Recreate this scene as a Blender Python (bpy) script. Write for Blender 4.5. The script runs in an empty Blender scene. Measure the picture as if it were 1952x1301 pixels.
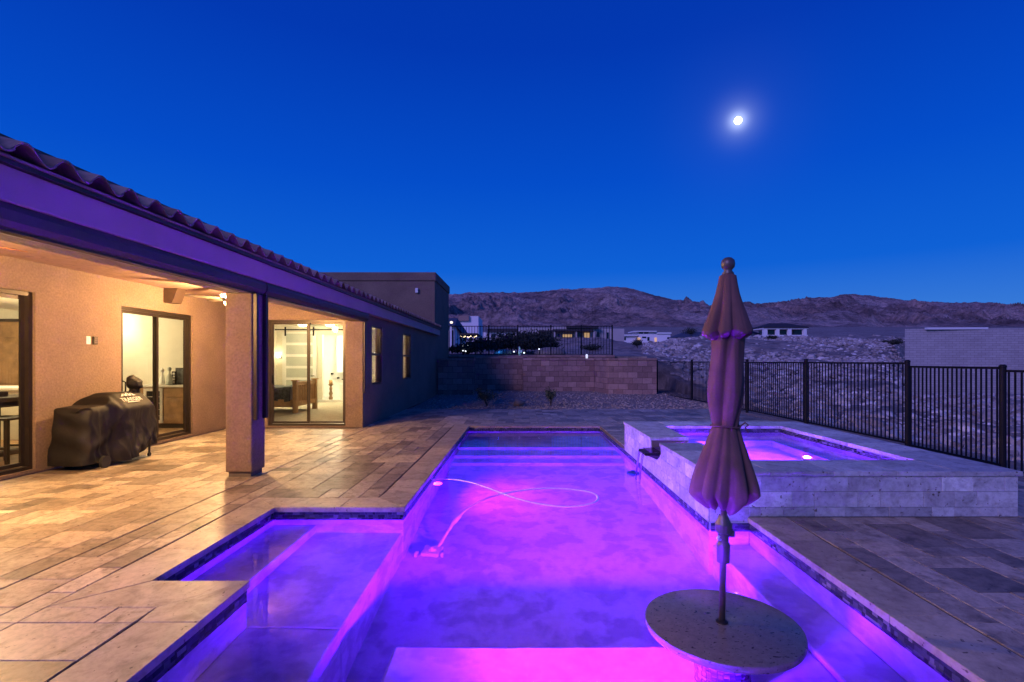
import bpy, bmesh, math, random
import numpy as np
from mathutils import Vector, Matrix, noise as mnoise

random.seed(7)
R = math.radians
C = bpy.context.scene.collection
SC = bpy.context.scene

# ------------------------------------------------------------------ camera
H = 1.52            # eye height above the pool deck (deck top is z = 0)
FOC = 970.0         # focal length in photograph pixels
cam_d = bpy.data.cameras.new('camera')
cam = bpy.data.objects.new('camera', cam_d)
C.objects.link(cam)
cam.location = (0, 0, H)
cam.rotation_euler = (R(90), 0, 0)
cam_d.sensor_width = 36.0
cam_d.lens = 36.0 * FOC / 1952.0
cam_d.shift_x = -17.0 / 1952.0
cam_d.shift_y = 37.5 / 1952.0
cam_d.clip_start = 0.05
cam_d.clip_end = 30000
SC.camera = cam


def P(px, py, D):
    """where a sight line of the survey photograph stands at distance D"""
    return ((px - 993.0) * D / FOC, D, H - (py - 688.0) * D / FOC)


# ------------------------------------------------------------------ sky
MOON_DIR = Vector((414 / FOC, 1.0, 458 / FOC)).normalized()
W = bpy.data.worlds.new('World')
SC.world = W
W.use_nodes = True
nt = W.node_tree
nt.nodes.clear()
n_out = nt.nodes.new('ShaderNodeOutputWorld')
n_bg = nt.nodes.new('ShaderNodeBackground')
n_tc = nt.nodes.new('ShaderNodeTexCoord')
n_sep = nt.nodes.new('ShaderNodeSeparateXYZ')
nt.links.new(n_tc.outputs['Generated'], n_sep.inputs[0])
n_ramp = nt.nodes.new('ShaderNodeValToRGB')
els = n_ramp.color_ramp.elements
els[0].position = 0.0
els[0].color = (0.075, 0.20, 0.57, 1)
els[1].position = 1.0
els[1].color = (0.0006, 0.014, 0.20, 1)
for pos, col in ((0.07, (0.034, 0.165, 0.57, 1)), (0.17, (0.004, 0.100, 0.56, 1)), (0.33, (0.001, 0.062, 0.49, 1)),
                 (0.52, (0.0006, 0.034, 0.37, 1))):
    e = els.new(pos)
    e.color = col
nt.links.new(n_sep.outputs['Z'], n_ramp.inputs[0])
# aureole of the moon in the air
n_dot = nt.nodes.new('ShaderNodeVectorMath')
n_dot.operation = 'DOT_PRODUCT'
n_dot.inputs[1].default_value = MOON_DIR
n_nrm = nt.nodes.new('ShaderNodeVectorMath')
n_nrm.operation = 'NORMALIZE'
nt.links.new(n_tc.outputs['Generated'], n_nrm.inputs[0])
nt.links.new(n_nrm.outputs[0], n_dot.inputs[0])


def wmath(op, a, b=None):
    n = nt.nodes.new('ShaderNodeMath')
    n.operation = op
    for i, v in enumerate((a, b)):
        if v is None:
            continue
        if isinstance(v, (int, float)):
            n.inputs[i].default_value = v
        else:
            nt.links.new(v, n.inputs[i])
    return n.outputs[0]


cl = wmath('MAXIMUM', n_dot.outputs['Value'], 0.0)
g1 = wmath('ADD', wmath('MULTIPLY', wmath('POWER', cl, 12000.0), 0.50), wmath('MULTIPLY', wmath('POWER', cl, 2200.0), 0.13))
g2 = wmath('MULTIPLY', wmath('POWER', cl, 200.0), 0.008)
glow = wmath('ADD', g1, g2)
n_gc = nt.nodes.new('ShaderNodeMix')
n_gc.data_type = 'RGBA'
n_gc.blend_type = 'ADD'
n_gc.inputs['Factor'].default_value = 1.0
n_gm = nt.nodes.new('ShaderNodeMix')
n_gm.data_type = 'RGBA'
n_gm.blend_type = 'MULTIPLY'
n_gm.inputs['Factor'].default_value = 1.0
n_gm.inputs[6].default_value = (0.75, 0.85, 1.0, 1)
nt.links.new(glow, n_gm.inputs[7])
nt.links.new(n_ramp.outputs[0], n_gc.inputs[6])
nt.links.new(n_gm.outputs[2], n_gc.inputs[7])
nt.links.new(n_gc.outputs[2], n_bg.inputs[0])
n_bg.inputs[1].default_value = 1.2
nt.links.new(n_bg.outputs[0], n_out.inputs[0])

# ------------------------------------------------------------------ afterglow (very soft sun already under the western horizon)
sun_d = bpy.data.lights.new('afterglow', 'SUN')
sun_d.energy = 1.8
sun_d.angle = R(20)
sun_d.color = (0.46, 0.36, 1.0)
sun = bpy.data.objects.new('afterglow', sun_d)
C.objects.link(sun)
sun.rotation_euler = (R(65), 0, R(-40))

SC.view_settings.view_transform = 'Standard'
SC.view_settings.look = 'None'
SC.view_settings.exposure = 0.0
SC.view_settings.gamma = 1.0
SC.view_settings.use_curve_mapping = False
SC.cycles.max_bounces = 10
SC.cycles.transmission_bounces = 8
SC.cycles.diffuse_bounces = 4
SC.cycles.transparent_max_bounces = 16
SC.cycles.caustics_reflective = False
SC.cycles.caustics_refractive = True
SC.cycles.sample_clamp_indirect = 60.0
SC.cycles.use_denoising = True

# ================================================================== materials
def nmat(name):
    m = bpy.data.materials.new(name)
    m.use_nodes = True
    t = m.node_tree
    b = t.nodes['Principled BSDF']
    return m, t, b


def nd(t, kind, **kw):
    n = t.nodes.new('ShaderNode' + kind)
    for k, v in kw.items():
        setattr(n, k, v)
    return n


def mth(t, op, a, b=None):
    n = nd(t, 'Math', operation=op)
    for i, v in enumerate((a, b)):
        if v is None:
            continue
        if isinstance(v, (int, float)):
            n.inputs[i].default_value = v
        else:
            t.links.new(v, n.inputs[i])
    return n.outputs[0]


def mixc(t, blend, fac, a, b):
    n = nd(t, 'Mix', data_type='RGBA', blend_type=blend)
    for key, v in ((0, fac), (6, a), (7, b)):
        if isinstance(v, (int, float)):
            n.inputs[key].default_value = v
        elif isinstance(v, tuple):
            n.inputs[key].default_value = v if len(v) == 4 else v + (1,)
        else:
            t.links.new(v, n.inputs[key])
    return n.outputs[2]


def ramp(t, fac, stops, interp='LINEAR'):
    n = nd(t, 'ValToRGB')
    cr = n.color_ramp
    cr.interpolation = interp
    cr.elements[0].position = stops[0][0]
    cr.elements[0].color = tuple(stops[0][1]) + (1,)
    cr.elements[1].position = stops[-1][0]
    cr.elements[1].color = tuple(stops[-1][1]) + (1,)
    for p, c in stops[1:-1]:
        e = cr.elements.new(p)
        e.color = tuple(c) + (1,)
    t.links.new(fac, n.inputs[0])
    return n.outputs[0]


def pos(t):
    return nd(t, 'NewGeometry').outputs['Position']


def noise_n(t, scale, detail=4, rough=0.55, vec=None, dist=0.0):
    n = nd(t, 'TexNoise')
    n.inputs['Scale'].default_value = scale
    n.inputs['Detail'].default_value = detail
    n.inputs['Roughness'].default_value = rough
    n.inputs['Distortion'].default_value = dist
    t.links.new(vec if vec is not None else pos(t), n.inputs['Vector'])
    return n.outputs['Fac']


def bump(t, b, height, strength=0.3, dist=0.01):
    n = nd(t, 'Bump')
    n.inputs['Strength'].default_value = strength
    n.inputs['Distance'].default_value = dist
    t.links.new(height, n.inputs['Height'])
    t.links.new(n.outputs[0], b.inputs['Normal'])


def rnd_id(t):
    a = nd(t, 'ObjectInfo').outputs['Random']
    b = nd(t, 'NewGeometry').outputs['Random Per Island']
    return mth(t, 'FRACT', mth(t, 'ADD', a, mth(t, 'MULTIPLY', b, 7.313)))


def plain(name, col, rough=0.6, metal=0.0, vary=0.12, scale=6.0, bmp=0.0, bscale=60.0, bdist=0.004):
    m, t, b = nmat(name)
    n = noise_n(t, scale, 5)
    c = mixc(t, 'MULTIPLY', 1.0, tuple(col), ramp(t, n, [(0.25, (1 - vary * 2,) * 3), (0.75, (1 + vary,) * 3)]))
    t.links.new(c, b.inputs['Base Color'])
    b.inputs['Roughness'].default_value = rough
    b.inputs['Metallic'].default_value = metal
    if bmp:
        bump(t, b, noise_n(t, bscale, 4), bmp, bdist)
    if name == 'stucco':
        g = noise_n(t, 34, 3, 0.6)
        st = noise_n(t, 0.55, 6, 0.65, None, 0.8)
        c = mixc(t, 'MULTIPLY', 1.0, c, ramp(t, g, [(0.3, (0.78, 0.77, 0.76)), (0.7, (1.16, 1.16, 1.15))]))
        c = mixc(t, 'MULTIPLY', 1.0, c, ramp(t, st, [(0.3, (0.86, 0.84, 0.82)), (0.65, (1.06, 1.06, 1.06))]))
        t.links.new(c, b.inputs['Base Color'])
    return m


def stone(name, stops, rough=(0.35, 0.6), vein=7.0, pits=True, amount=0.55, bmp=0.35, rnd=True):
    """travertine like stone: every piece its own tone, veins and pits"""
    m, t, b = nmat(name)
    p = pos(t)
    mp = nd(t, 'Mapping')
    t.links.new(p, mp.inputs['Vector'])
    mp.inputs['Scale'].default_value = (0.9, 0.75, 1.0)
    if rnd:
        rid = rnd_id(t)
        comb = nd(t, 'CombineXYZ')
        t.links.new(mth(t, 'MULTIPLY', rid, 31.0), comb.inputs[0])
        t.links.new(mth(t, 'MULTIPLY', rid, 57.0), comb.inputs[1])
        t.links.new(comb.outputs[0], mp.inputs['Location'])
        base = ramp(t, rid, stops)
    else:
        base = ramp(t, noise_n(t, 1.2, 2), stops)
    v = mp.outputs[0]
    n1 = noise_n(t, vein, 7, 0.62, v, 0.9)
    n2 = noise_n(t, vein * 4.5, 6, 0.7, v, 0.3)
    c = mixc(t, 'MULTIPLY', amount, base, ramp(t, n1, [(0.30, (0.42, 0.38, 0.36)), (0.5, (0.98, 0.97, 0.95)), (0.7, (1.25, 1.25, 1.25))]))
    c = mixc(t, 'MULTIPLY', amount * 0.9, c, ramp(t, n2, [(0.3, (0.55, 0.52, 0.5)), (0.52, (1, 1, 1)), (0.75, (1.2, 1.2, 1.2))]))
    if pits:
        n3 = noise_n(t, vein * 5.0, 3, 0.5, v, 0.4)
        pm = ramp(t, n3, [(0.66, (0, 0, 0)), (0.70, (1, 1, 1))])
        c = mixc(t, 'MULTIPLY', pm, c, (0.28, 0.23, 0.2))
    t.links.new(c, b.inputs['Base Color'])
    rr = nd(t, 'MapRange')
    t.links.new(n1, rr.inputs[0])
    rr.inputs[3].default_value = rough[1]
    rr.inputs[4].default_value = rough[0]
    t.links.new(rr.outputs[0], b.inputs['Roughness'])
    bump(t, b, mth(t, 'ADD', n1, mth(t, 'MULTIPLY', n2, 0.6)), bmp, 0.004)
    return m


def emit(name, col, strength):
    m, t, b = nmat(name)
    b.inputs['Base Color'].default_value = tuple(col) + (1,)
    b.inputs['Emission Color'].default_value = tuple(col) + (1,)
    b.inputs['Emission Strength'].default_value = strength
    return m


def glass(name, tint=(0.95, 0.97, 0.96), ior=1.5, rough=0.0):
    m = bpy.data.materials.new(name)
    m.use_nodes = True
    t = m.node_tree
    t.nodes.clear()
    o = nd(t, 'OutputMaterial')
    mx = nd(t, 'MixShader')
    tr = nd(t, 'BsdfTransparent')
    tr.inputs[0].default_value = tint + (1,)
    gl = nd(t, 'BsdfGlossy')
    gl.inputs['Roughness'].default_value = rough
    fr = nd(t, 'Fresnel')
    fr.inputs[0].default_value = ior
    geo = nd(t, 'NewGeometry')
    t.links.new(mth(t, 'MULTIPLY', fr.outputs[0], mth(t, 'SUBTRACT', 1.0, geo.outputs['Backfacing'])), mx.inputs[0])
    t.links.new(tr.outputs[0], mx.inputs[1])
    t.links.new(gl.outputs[0], mx.inputs[2])
    t.links.new(mx.outputs[0], o.inputs[0])
    return m, t, gl, fr


def water(name, ripple=0.07, scale=4.0, tint=(0.84, 0.66, 1.0)):
    """refracting water; part of the violet pool light is put into its tint"""
    m = bpy.data.materials.new(name)
    m.use_nodes = True
    t = m.node_tree
    t.nodes.clear()
    o = nd(t, 'OutputMaterial')
    g = nd(t, 'BsdfGlass')
    g.inputs['Color'].default_value = tint + (1,)
    g.inputs['Roughness'].default_value = 0.0
    g.inputs['IOR'].default_value = 1.333
    n = nd(t, 'Bump')
    n.inputs['Strength'].default_value = ripple
    n.inputs['Distance'].default_value = 0.02
    a = noise_n(t, scale, 3, 0.5, None, 0.6)
    c = noise_n(t, scale * 4, 2, 0.5)
    t.links.new(mth(t, 'ADD', a, mth(t, 'MULTIPLY', c, 0.25)), n.inputs['Height'])
    t.links.new(n.outputs[0], g.inputs['Normal'])
    t.links.new(g.outputs[0], o.inputs[0])
    return m


MT = {}
MT['stucco'] = plain('stucco', (0.235, 0.16, 0.115), 0.9, vary=0.10, scale=1.3, bmp=0.9, bscale=38, bdist=0.012)
MT['fascia'] = plain('painted_fascia', (0.56, 0.33, 0.30), 0.7, vary=0.06, scale=2.0, bmp=0.15, bscale=120)
MT['bronze'] = plain('bronze_metal', (0.055, 0.042, 0.036), 0.38, 0.6, vary=0.06)
MT['screen'] = plain('screen_cassette_metal', (0.10, 0.075, 0.066), 0.45, 0.4, vary=0.05)
MT['black'] = plain('black_iron', (0.007, 0.007, 0.012), 0.5, 0.0, vary=0.1)
MT['black'].node_tree.nodes['Principled BSDF'].inputs['Specular IOR Level'].default_value = 0.2
MT['roof_tile'] = stone('clay_roof_tile', [(0, (0.26, 0.15, 0.12)), (0.5, (0.34, 0.21, 0.165)), (1, (0.40, 0.27, 0.22))], (0.7, 0.85), 9, False, 0.4)
MT['travertine'] = stone('travertine', [(0, (0.15, 0.12, 0.092)), (0.2, (0.30, 0.245, 0.185)), (0.4, (0.47, 0.395, 0.30)), (0.6, (0.36, 0.295, 0.225)), (0.75, (0.20, 0.165, 0.13)), (0.88, (0.43, 0.36, 0.28)), (1, (0.62, 0.545, 0.43))], (0.30, 0.60), 6.0, True, 1.0)
MT['coping'] = stone('coping_travertine', [(0, (0.34, 0.275, 0.205)), (0.5, (0.40, 0.33, 0.25)), (1, (0.46, 0.385, 0.30))], (0.35, 0.6), 5.0, True, 0.7)
MT['silver'] = stone('silver_travertine', [(0, (0.34, 0.33, 0.35)), (0.3, (0.60, 0.59, 0.60)), (0.6, (0.45, 0.43, 0.45)), (0.8, (0.66, 0.65, 0.66)), (1, (0.78, 0.77, 0.78))], (0.35, 0.6), 5.5, True, 0.75)
MT['grout'] = plain('grout', (0.16, 0.13, 0.105), 0.95, vary=0.1)
MT['block'] = stone('split_block', [(0, (0.23, 0.135, 0.12)), (0.5, (0.32, 0.195, 0.17)), (1, (0.41, 0.26, 0.225))], (0.85, 0.95), 6, False, 0.35)
MT['mortar'] = plain('mortar', (0.09, 0.06, 0.055), 0.95)
MT['white'] = plain('white_paint', (0.78, 0.77, 0.74), 0.6, vary=0.03)
MT['cream'] = plain('interior_wall', (0.74, 0.70, 0.60), 0.85, vary=0.03, bmp=0.1)
MT['carpet'] = plain('carpet', (0.47, 0.41, 0.32), 0.95, vary=0.12, scale=9, bmp=0.6, bscale=140)
MT['pine'] = plain('pine_wood', (0.58, 0.34, 0.15), 0.5, vary=0.15, scale=8)
MT['oak'] = plain('oak_cabinet', (0.34, 0.20, 0.095), 0.5, vary=0.22, scale=5)
MT['darkoak'] = plain('dark_stained_beam', (0.075, 0.04, 0.026), 0.7, vary=0.15)
MT['darkwood'] = plain('dark_wood', (0.05, 0.033, 0.024), 0.45, vary=0.15)
MT['blanket'] = plain('grey_blanket', (0.13, 0.14, 0.15), 0.95, vary=0.35, scale=14, bmp=0.5, bscale=40)
MT['counter'] = plain('counter_stone', (0.62, 0.60, 0.56), 0.3, vary=0.1, scale=18)
MT['frost'] = plain('frosted_panel', (0.46, 0.49, 0.45), 0.4, vary=0.03)
MT['cover'] = plain('grill_cover_fabric', (0.009, 0.0072, 0.0064), 0.62, vary=0.25, scale=7, bmp=0.35, bscale=30, bdist=0.008)
MT['cover'].node_tree.nodes['Principled BSDF'].inputs['Specular IOR Level'].default_value = 0.35
MT['print'] = plain('white_print', (0.75, 0.74, 0.70), 0.6, vary=0.02)
MT['rubber'] = plain('rubber', (0.02, 0.019, 0.018), 0.6)
MT['canopy'] = plain('umbrella_fabric', (0.165, 0.075, 0.066), 0.85, vary=0.14, scale=7, bmp=0.5, bscale=26, bdist=0.006)
MT['pole'] = plain('umbrella_pole', (0.13, 0.105, 0.095), 0.42, 0.4, vary=0.05)
MT['hose'] = plain('white_hose', (0.88, 0.88, 0.86), 0.4, vary=0.02)
MT['bluep'] = plain('blue_plastic', (0.015, 0.06, 0.28), 0.4, vary=0.03)
MT['plant'] = plain('desert_leaf', (0.055, 0.075, 0.04), 0.7, vary=0.25, scale=9)
MT['hedge'] = plain('dark_hedge', (0.04, 0.05, 0.035), 0.8, vary=0.25, scale=4)
MT['rock'] = stone('desert_rock', [(0, (0.25, 0.19, 0.155)), (0.5, (0.34, 0.27, 0.22)), (1, (0.46, 0.39, 0.33))], (0.85, 0.95), 3, False, 0.5)
MT['palerock'] = stone('pale_rubble_rock', [(0, (0.26, 0.21, 0.19)), (0.5, (0.42, 0.36, 0.33)), (0.85, (0.55, 0.49, 0.46)), (1, (0.75, 0.69, 0.65))], (0.85, 0.95), 3, False, 0.5)
MT['navyroof'] = plain('navy_roof', (0.06, 0.075, 0.115), 0.8, vary=0.1)
MT['darkroof'] = plain('dark_roof', (0.035, 0.03, 0.035), 0.8, vary=0.1)
MT['farwhite'] = plain('far_white_stucco', (0.84, 0.81, 0.80), 0.9, vary=0.04, scale=0.5)
MT['farbeige'] = plain('far_beige_stucco', (0.50, 0.44, 0.41), 0.9, vary=0.05, scale=0.5)
MT['farglass'] = plain('far_dark_glass', (0.012, 0.014, 0.02), 0.15, vary=0.0)
MT['warmglass'] = emit('lit_window', (1.0, 0.60, 0.26), 0.45)
MT['bulb'] = emit('bulb', (1.0, 0.74, 0.40), 4.0)
MT['pathbulb'] = emit('path_light', (0.9, 0.95, 1.0), 2.2)
MT['fanlight'] = emit('fan_lamp_glass', (1.0, 0.70, 0.36), 14.0)
MT['roomlight'] = emit('ceiling_lamp_glass', (1.0, 0.86, 0.58), 7.0)
MT['poollight'] = emit('pool_lamp_lens', (0.62, 0.16, 1.0), 5.0)
MT['moon'] = emit('moon_surface', (1.0, 0.97, 0.88), 8.0)
MT['glass'], _, _, _ = glass('window_glass')
MT['water'] = water('pool_water')
MT['spawater'] = water('spa_water', 0.10, 7.0)
MT['trickle'] = water('falling_water', 0.3, 20.0)


def mat_plaster():
    m, t, b = nmat('pool_plaster')
    n = noise_n(t, 3.4, 5, 0.55, None, 0.25)
    n2 = noise_n(t, 14, 5, 0.6)
    c = mixc(t, 'MULTIPLY', 0.55, (0.66, 0.67, 0.71), ramp(t, n, [(0.43, (0.52, 0.53, 0.60)), (0.53, (1, 1, 1))]))  # plaster mottling; its blotches also paint in caustics and ragged shadow edges
    c = mixc(t, 'MULTIPLY', 0.35, c, ramp(t, n2, [(0.38, (0.7, 0.7, 0.75)), (0.56, (1, 1, 1))]))
    t.links.new(c, b.inputs['Base Color'])
    b.inputs['Roughness'].default_value = 0.85
    bump(t, b, n2, 0.25, 0.01)
    return m


def mat_mosaic():
    m, t, b = nmat('glass_mosaic')
    c = ramp(t, rnd_id(t), [(0, (0.015, 0.018, 0.03)), (0.35, (0.05, 0.05, 0.075)), (0.6, (0.10, 0.10, 0.13)), (0.85, (0.025, 0.03, 0.05)), (1, (0.26, 0.25, 0.27))])
    t.links.new(c, b.inputs['Base Color'])
    b.inputs['Roughness'].default_value = 0.15
    return m


def mat_tabletop():
    m, t, b = nmat('terrazzo_tabletop')
    mp = nd(t, 'Mapping')
    mp.inputs['Scale'].default_value = (0.55, 1.0, 1.0)
    mp.inputs['Rotation'].default_value = (0, 0, 0.25)
    t.links.new(pos(t), mp.inputs[0])
    s1 = noise_n(t, 46, 2, 0.4, mp.outputs[0], 0.5)
    s2 = noise_n(t, 95, 2, 0.4, mp.outputs[0], 0.4)
    f1 = ramp(t, s1, [(0.665, (0, 0, 0)), (0.69, (1, 1, 1))])
    f2 = ramp(t, s2, [(0.68, (0, 0, 0)), (0.70, (1, 1, 1))])
    fac = mth(t, 'MAXIMUM', f1, f2)
    nn = noise_n(t, 30, 6, 0.7)
    base = mixc(t, 'MULTIPLY', 0.6, (0.20, 0.16, 0.15), ramp(t, nn, [(0.3, (0.6, 0.6, 0.6)), (0.7, (1.2, 1.2, 1.2))]))
    c = mixc(t, 'MIX', fac, base, (0.05, 0.035, 0.04))
    t.links.new(c, b.inputs['Base Color'])
    b.inputs['Roughness'].default_value = 0.22
    bump(t, b, mth(t, 'SUBTRACT', 1.0, fac), 0.15, 0.002)
    return m


def mat_gravel(name, c0, c1, scale):
    m, t, b = nmat(name)
    vo = nd(t, 'TexVoronoi')
    vo.inputs['Scale'].default_value = scale
    t.links.new(pos(t), vo.inputs['Vector'])
    sep = nd(t, 'SeparateColor')
    t.links.new(vo.outputs['Color'], sep.inputs[0])
    c = ramp(t, sep.outputs[0], [(0, c0), (1, c1)])
    big = noise_n(t, 0.7, 4)
    c = mixc(t, 'MULTIPLY', 0.5, c, ramp(t, big, [(0.3, (0.7, 0.68, 0.66)), (0.7, (1.15, 1.15, 1.15))]))
    t.links.new(c, b.inputs['Base Color'])
    b.inputs['Roughness'].default_value = 0.95
    bump(t, b, mth(t, 'SUBTRACT', 1.0, vo.outputs['Distance']), 0.9, 0.03)
    return m


def mat_desert():
    m, t, b = nmat('desert_soil')
    n1 = noise_n(t, 0.045, 8, 0.65)
    n2 = noise_n(t, 0.9, 7, 0.7)
    vo = nd(t, 'TexVoronoi')
    vo.inputs['Scale'].default_value = 2.4
    t.links.new(pos(t), vo.inputs['Vector'])
    c = ramp(t, n1, [(0.3, (0.22, 0.165, 0.135)), (0.5, (0.30, 0.235, 0.195)), (0.7, (0.38, 0.31, 0.265))])
    c = mixc(t, 'MULTIPLY', 0.9, c, ramp(t, n2, [(0.36, (0.40, 0.38, 0.38)), (0.52, (1, 1, 1)), (0.66, (1.45, 1.42, 1.38))]))
    t.links.new(c, b.inputs['Base Color'])
    b.inputs['Roughness'].default_value = 0.98
    bump(t, b, mth(t, 'ADD', n2, mth(t, 'MULTIPLY', vo.outputs['Distance'], -0.3)), 0.8, 0.25)
    return m


def mat_mountain():
    m, t, b = nmat('mountain_rock')
    n1 = noise_n(t, 0.0045, 9, 0.72, None, 0.4)
    n2 = noise_n(t, 0.03, 8, 0.75)
    n3 = noise_n(t, 0.11, 4, 0.7)
    c = ramp(t, n1, [(0.32, (0.19, 0.13, 0.12)), (0.5, (0.42, 0.29, 0.265)), (0.66, (0.62, 0.47, 0.42))])
    c = mixc(t, 'MULTIPLY', 1.0, c, ramp(t, n2, [(0.36, (0.38, 0.36, 0.37)), (0.5, (0.95, 0.95, 0.95)), (0.64, (1.4, 1.35, 1.3))]))
    c = mixc(t, 'MULTIPLY', 0.8, c, ramp(t, n3, [(0.38, (0.5, 0.5, 0.5)), (0.5, (1, 1, 1)), (0.66, (1.3, 1.3, 1.3))]))
    t.links.new(c, b.inputs['Base Color'])
    b.inputs['Roughness'].default_value = 1.0
    bump(t, b, mth(t, 'ADD', n2, mth(t, 'MULTIPLY', n3, 0.4)), 1.0, 18.0)
    return m


def mat_farblock():
    m, t, b = nmat('grey_block_masonry')
    br = nd(t, 'TexBrick')
    br.inputs['Scale'].default_value = 1.0
    br.inputs['Brick Width'].default_value = 0.6
    br.inputs['Row Height'].default_value = 0.2
    br.inputs['Mortar Size'].default_value = 0.014
    br.inputs['Color1'].default_value = (0.40, 0.36, 0.345, 1)
    br.inputs['Color2'].default_value = (0.47, 0.43, 0.41, 1)
    br.inputs['Mortar'].default_value = (0.24, 0.215, 0.205, 1)
    sp = nd(t, 'SeparateXYZ')
    t.links.new(pos(t), sp.inputs[0])
    cb = nd(t, 'CombineXYZ')
    t.links.new(mth(t, 'SUBTRACT', sp.outputs[0], mth(t, 'MULTIPLY', sp.outputs[1], 0.35)), cb.inputs[0])
    t.links.new(sp.outputs[2], cb.inputs[1])
    t.links.new(cb.outputs[0], br.inputs['Vector'])
    c = mixc(t, 'MULTIPLY', 0.5, br.outputs['Color'], ramp(t, noise_n(t, 0.5, 5), [(0.3, (0.75, 0.75, 0.75)), (0.7, (1.15, 1.15, 1.15))]))
    t.links.new(c, b.inputs['Base Color'])
    b.inputs['Roughness'].default_value = 0.95
    bump(t, b, br.outputs['Fac'], -0.5, 0.02)
    return m


MT['plaster'] = mat_plaster()
MT['mosaic'] = mat_mosaic()
MT['terrazzo'] = mat_tabletop()
MT['gravel'] = mat_gravel('gravel', (0.20, 0.155, 0.13), (0.40, 0.32, 0.27), 26)
MT['desert'] = mat_desert()
MT['mountain'] = mat_mountain()
MT['farblock'] = mat_farblock()

# ================================================================== mesh helpers
WO = {}          # world origin of every object built (no object is rotated)


class MB:
    def __init__(self):
        self.v = []
        self.f = []

    def add(self, vs, fs):
        k = len(self.v)
        self.v += [tuple(p) for p in vs]
        self.f += [tuple(i + k for i in q) for q in fs]
        return self

    def box(self, x0, x1, y0, y1, z0, z1):
        if x0 > x1: x0, x1 = x1, x0
        if y0 > y1: y0, y1 = y1, y0
        if z0 > z1: z0, z1 = z1, z0
        return self.add([(x0, y0, z0), (x1, y0, z0), (x1, y1, z0), (x0, y1, z0), (x0, y0, z1), (x1, y0, z1), (x1, y1, z1), (x0, y1, z1)],
                        [(0, 3, 2, 1), (4, 5, 6, 7), (0, 1, 5, 4), (1, 2, 6, 5), (2, 3, 7, 6), (3, 0, 4, 7)])

    def prism(self, poly, z0, z1):
        n = len(poly)
        a = sum(poly[i][0] * poly[(i + 1) % n][1] - poly[(i + 1) % n][0] * poly[i][1] for i in range(n))
        if a < 0:
            poly = poly[::-1]
        vs = [(p[0], p[1], z0) for p in poly] + [(p[0], p[1], z1) for p in poly]
        fs = [tuple(range(n - 1, -1, -1)), tuple(range(n, 2 * n))]
        fs += [(i, (i + 1) % n, n + (i + 1) % n, n + i) for i in range(n)]
        return self.add(vs, fs)

    def tube(self, pts, r, n=8, caps=True):
        pts = [Vector(p) for p in pts]
        rs = r if isinstance(r, (list, tuple)) else [r] * len(pts)
        rings = []
        up = None
        for i, p in enumerate(pts):
            d = (pts[min(i + 1, len(pts) - 1)] - pts[max(i - 1, 0)]).normalized()
            if up is None:
                up = d.cross(Vector((0, 0, 1)))
                if up.length < 1e-3:
                    up = d.cross(Vector((0, 1, 0)))
            u = (up - d * up.dot(d)).normalized()
            up = u
            w = d.cross(u)
            rings.append([p + (u * math.cos(2 * math.pi * k / n) + w * math.sin(2 * math.pi * k / n)) * rs[i] for k in range(n)])
        vs = [q for rg in rings for q in rg]
        fs = []
        for i in range(len(pts) - 1):
            for k in range(n):
                a, b = i * n + k, i * n + (k + 1) % n
                fs.append((a, b, b + n, a + n))
        if caps:
            fs.append(tuple(range(n - 1, -1, -1)))
            fs.append(tuple(range(len(vs) - n, len(vs))))
        return self.add(vs, fs)

    def lathe(self, prof, cx, cy, n=24, mod=None, lean=(0, 0), zref=0.0, cap=True):
        """prof: list of (r, z)"""
        vs, fs = [], []
        for (r, z) in prof:
            for k in range(n):
                a = 2 * math.pi * k / n
                rr, dz = (r, 0) if mod is None else mod(r, z, a)
                zz = z + dz
                vs.append((cx + rr * math.cos(a) + lean[0] * (zz - zref), cy + rr * math.sin(a) + lean[1] * (zz - zref), zz))
        for i in range(len(prof) - 1):
            for k in range(n):
                a, b = i * n + k, i * n + (k + 1) % n
                fs.append((a, b, b + n, a + n))
        if cap:
            fs.append(tuple(range(n - 1, -1, -1)))
            fs.append(tuple(range(len(vs) - n, len(vs))))
        return self.add(vs, fs)

    def build(self, name, mat, parent=None, bevel=0.0, seg=1, smooth=False, kind=None, label=None, subsurf=0, fixn=False):
        vs = np.array(self.v, dtype=float)
        c = (vs.min(0) + vs.max(0)) / 2
        c[2] = vs[:, 2].min()
        me = bpy.data.meshes.new(name)
        me.from_pydata([tuple(p) for p in (vs - c)], [], self.f)
        if bevel or fixn:
            bm = bmesh.new()
            bm.from_mesh(me)
            if fixn:
                bmesh.ops.recalc_face_normals(bm, faces=bm.faces)
            if bevel:
                bmesh.ops.bevel(bm, geom=list(bm.edges), offset=bevel, segments=seg, affect='EDGES', profile=0.5)
            bm.to_mesh(me)
            bm.free()
        me.materials.append(MT[mat] if isinstance(mat, str) else mat)
        if smooth:
            for p in me.polygons:
                p.use_smooth = True
        me.update()
        o = place(name, me, tuple(c), parent)
        if subsurf:
            md = o.modifiers.new('smooth', 'SUBSURF')
            md.levels = md.render_levels = subsurf
        if kind:
            o['kind'] = kind
        if label:
            o['label'] = label
        return o


def place(name, me, c, parent=None):
    o = bpy.data.objects.new(name, me)
    C.objects.link(o)
    WO[o.name] = Vector(c)
    if parent is not None:
        o.parent = parent
        o.location = Vector(c) - WO[parent.name]
    else:
        o.location = c
    return o


def thing(name, label, cat, loc, group=None):
    o = bpy.data.objects.new(name, None)
    o.empty_display_size = 0.1
    C.objects.link(o)
    o.location = loc
    WO[o.name] = Vector(loc)
    return tag(o, label, cat, group)


def tag(o, label, cat, group=None):
    o['label'] = label
    o['category'] = cat
    if group:
        o['group'] = group
    return o


def struct(o, label=None):
    o['kind'] = 'structure'
    if label:
        o['label'] = label
    return o


def B(*a):
    return MB().box(*a)


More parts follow.
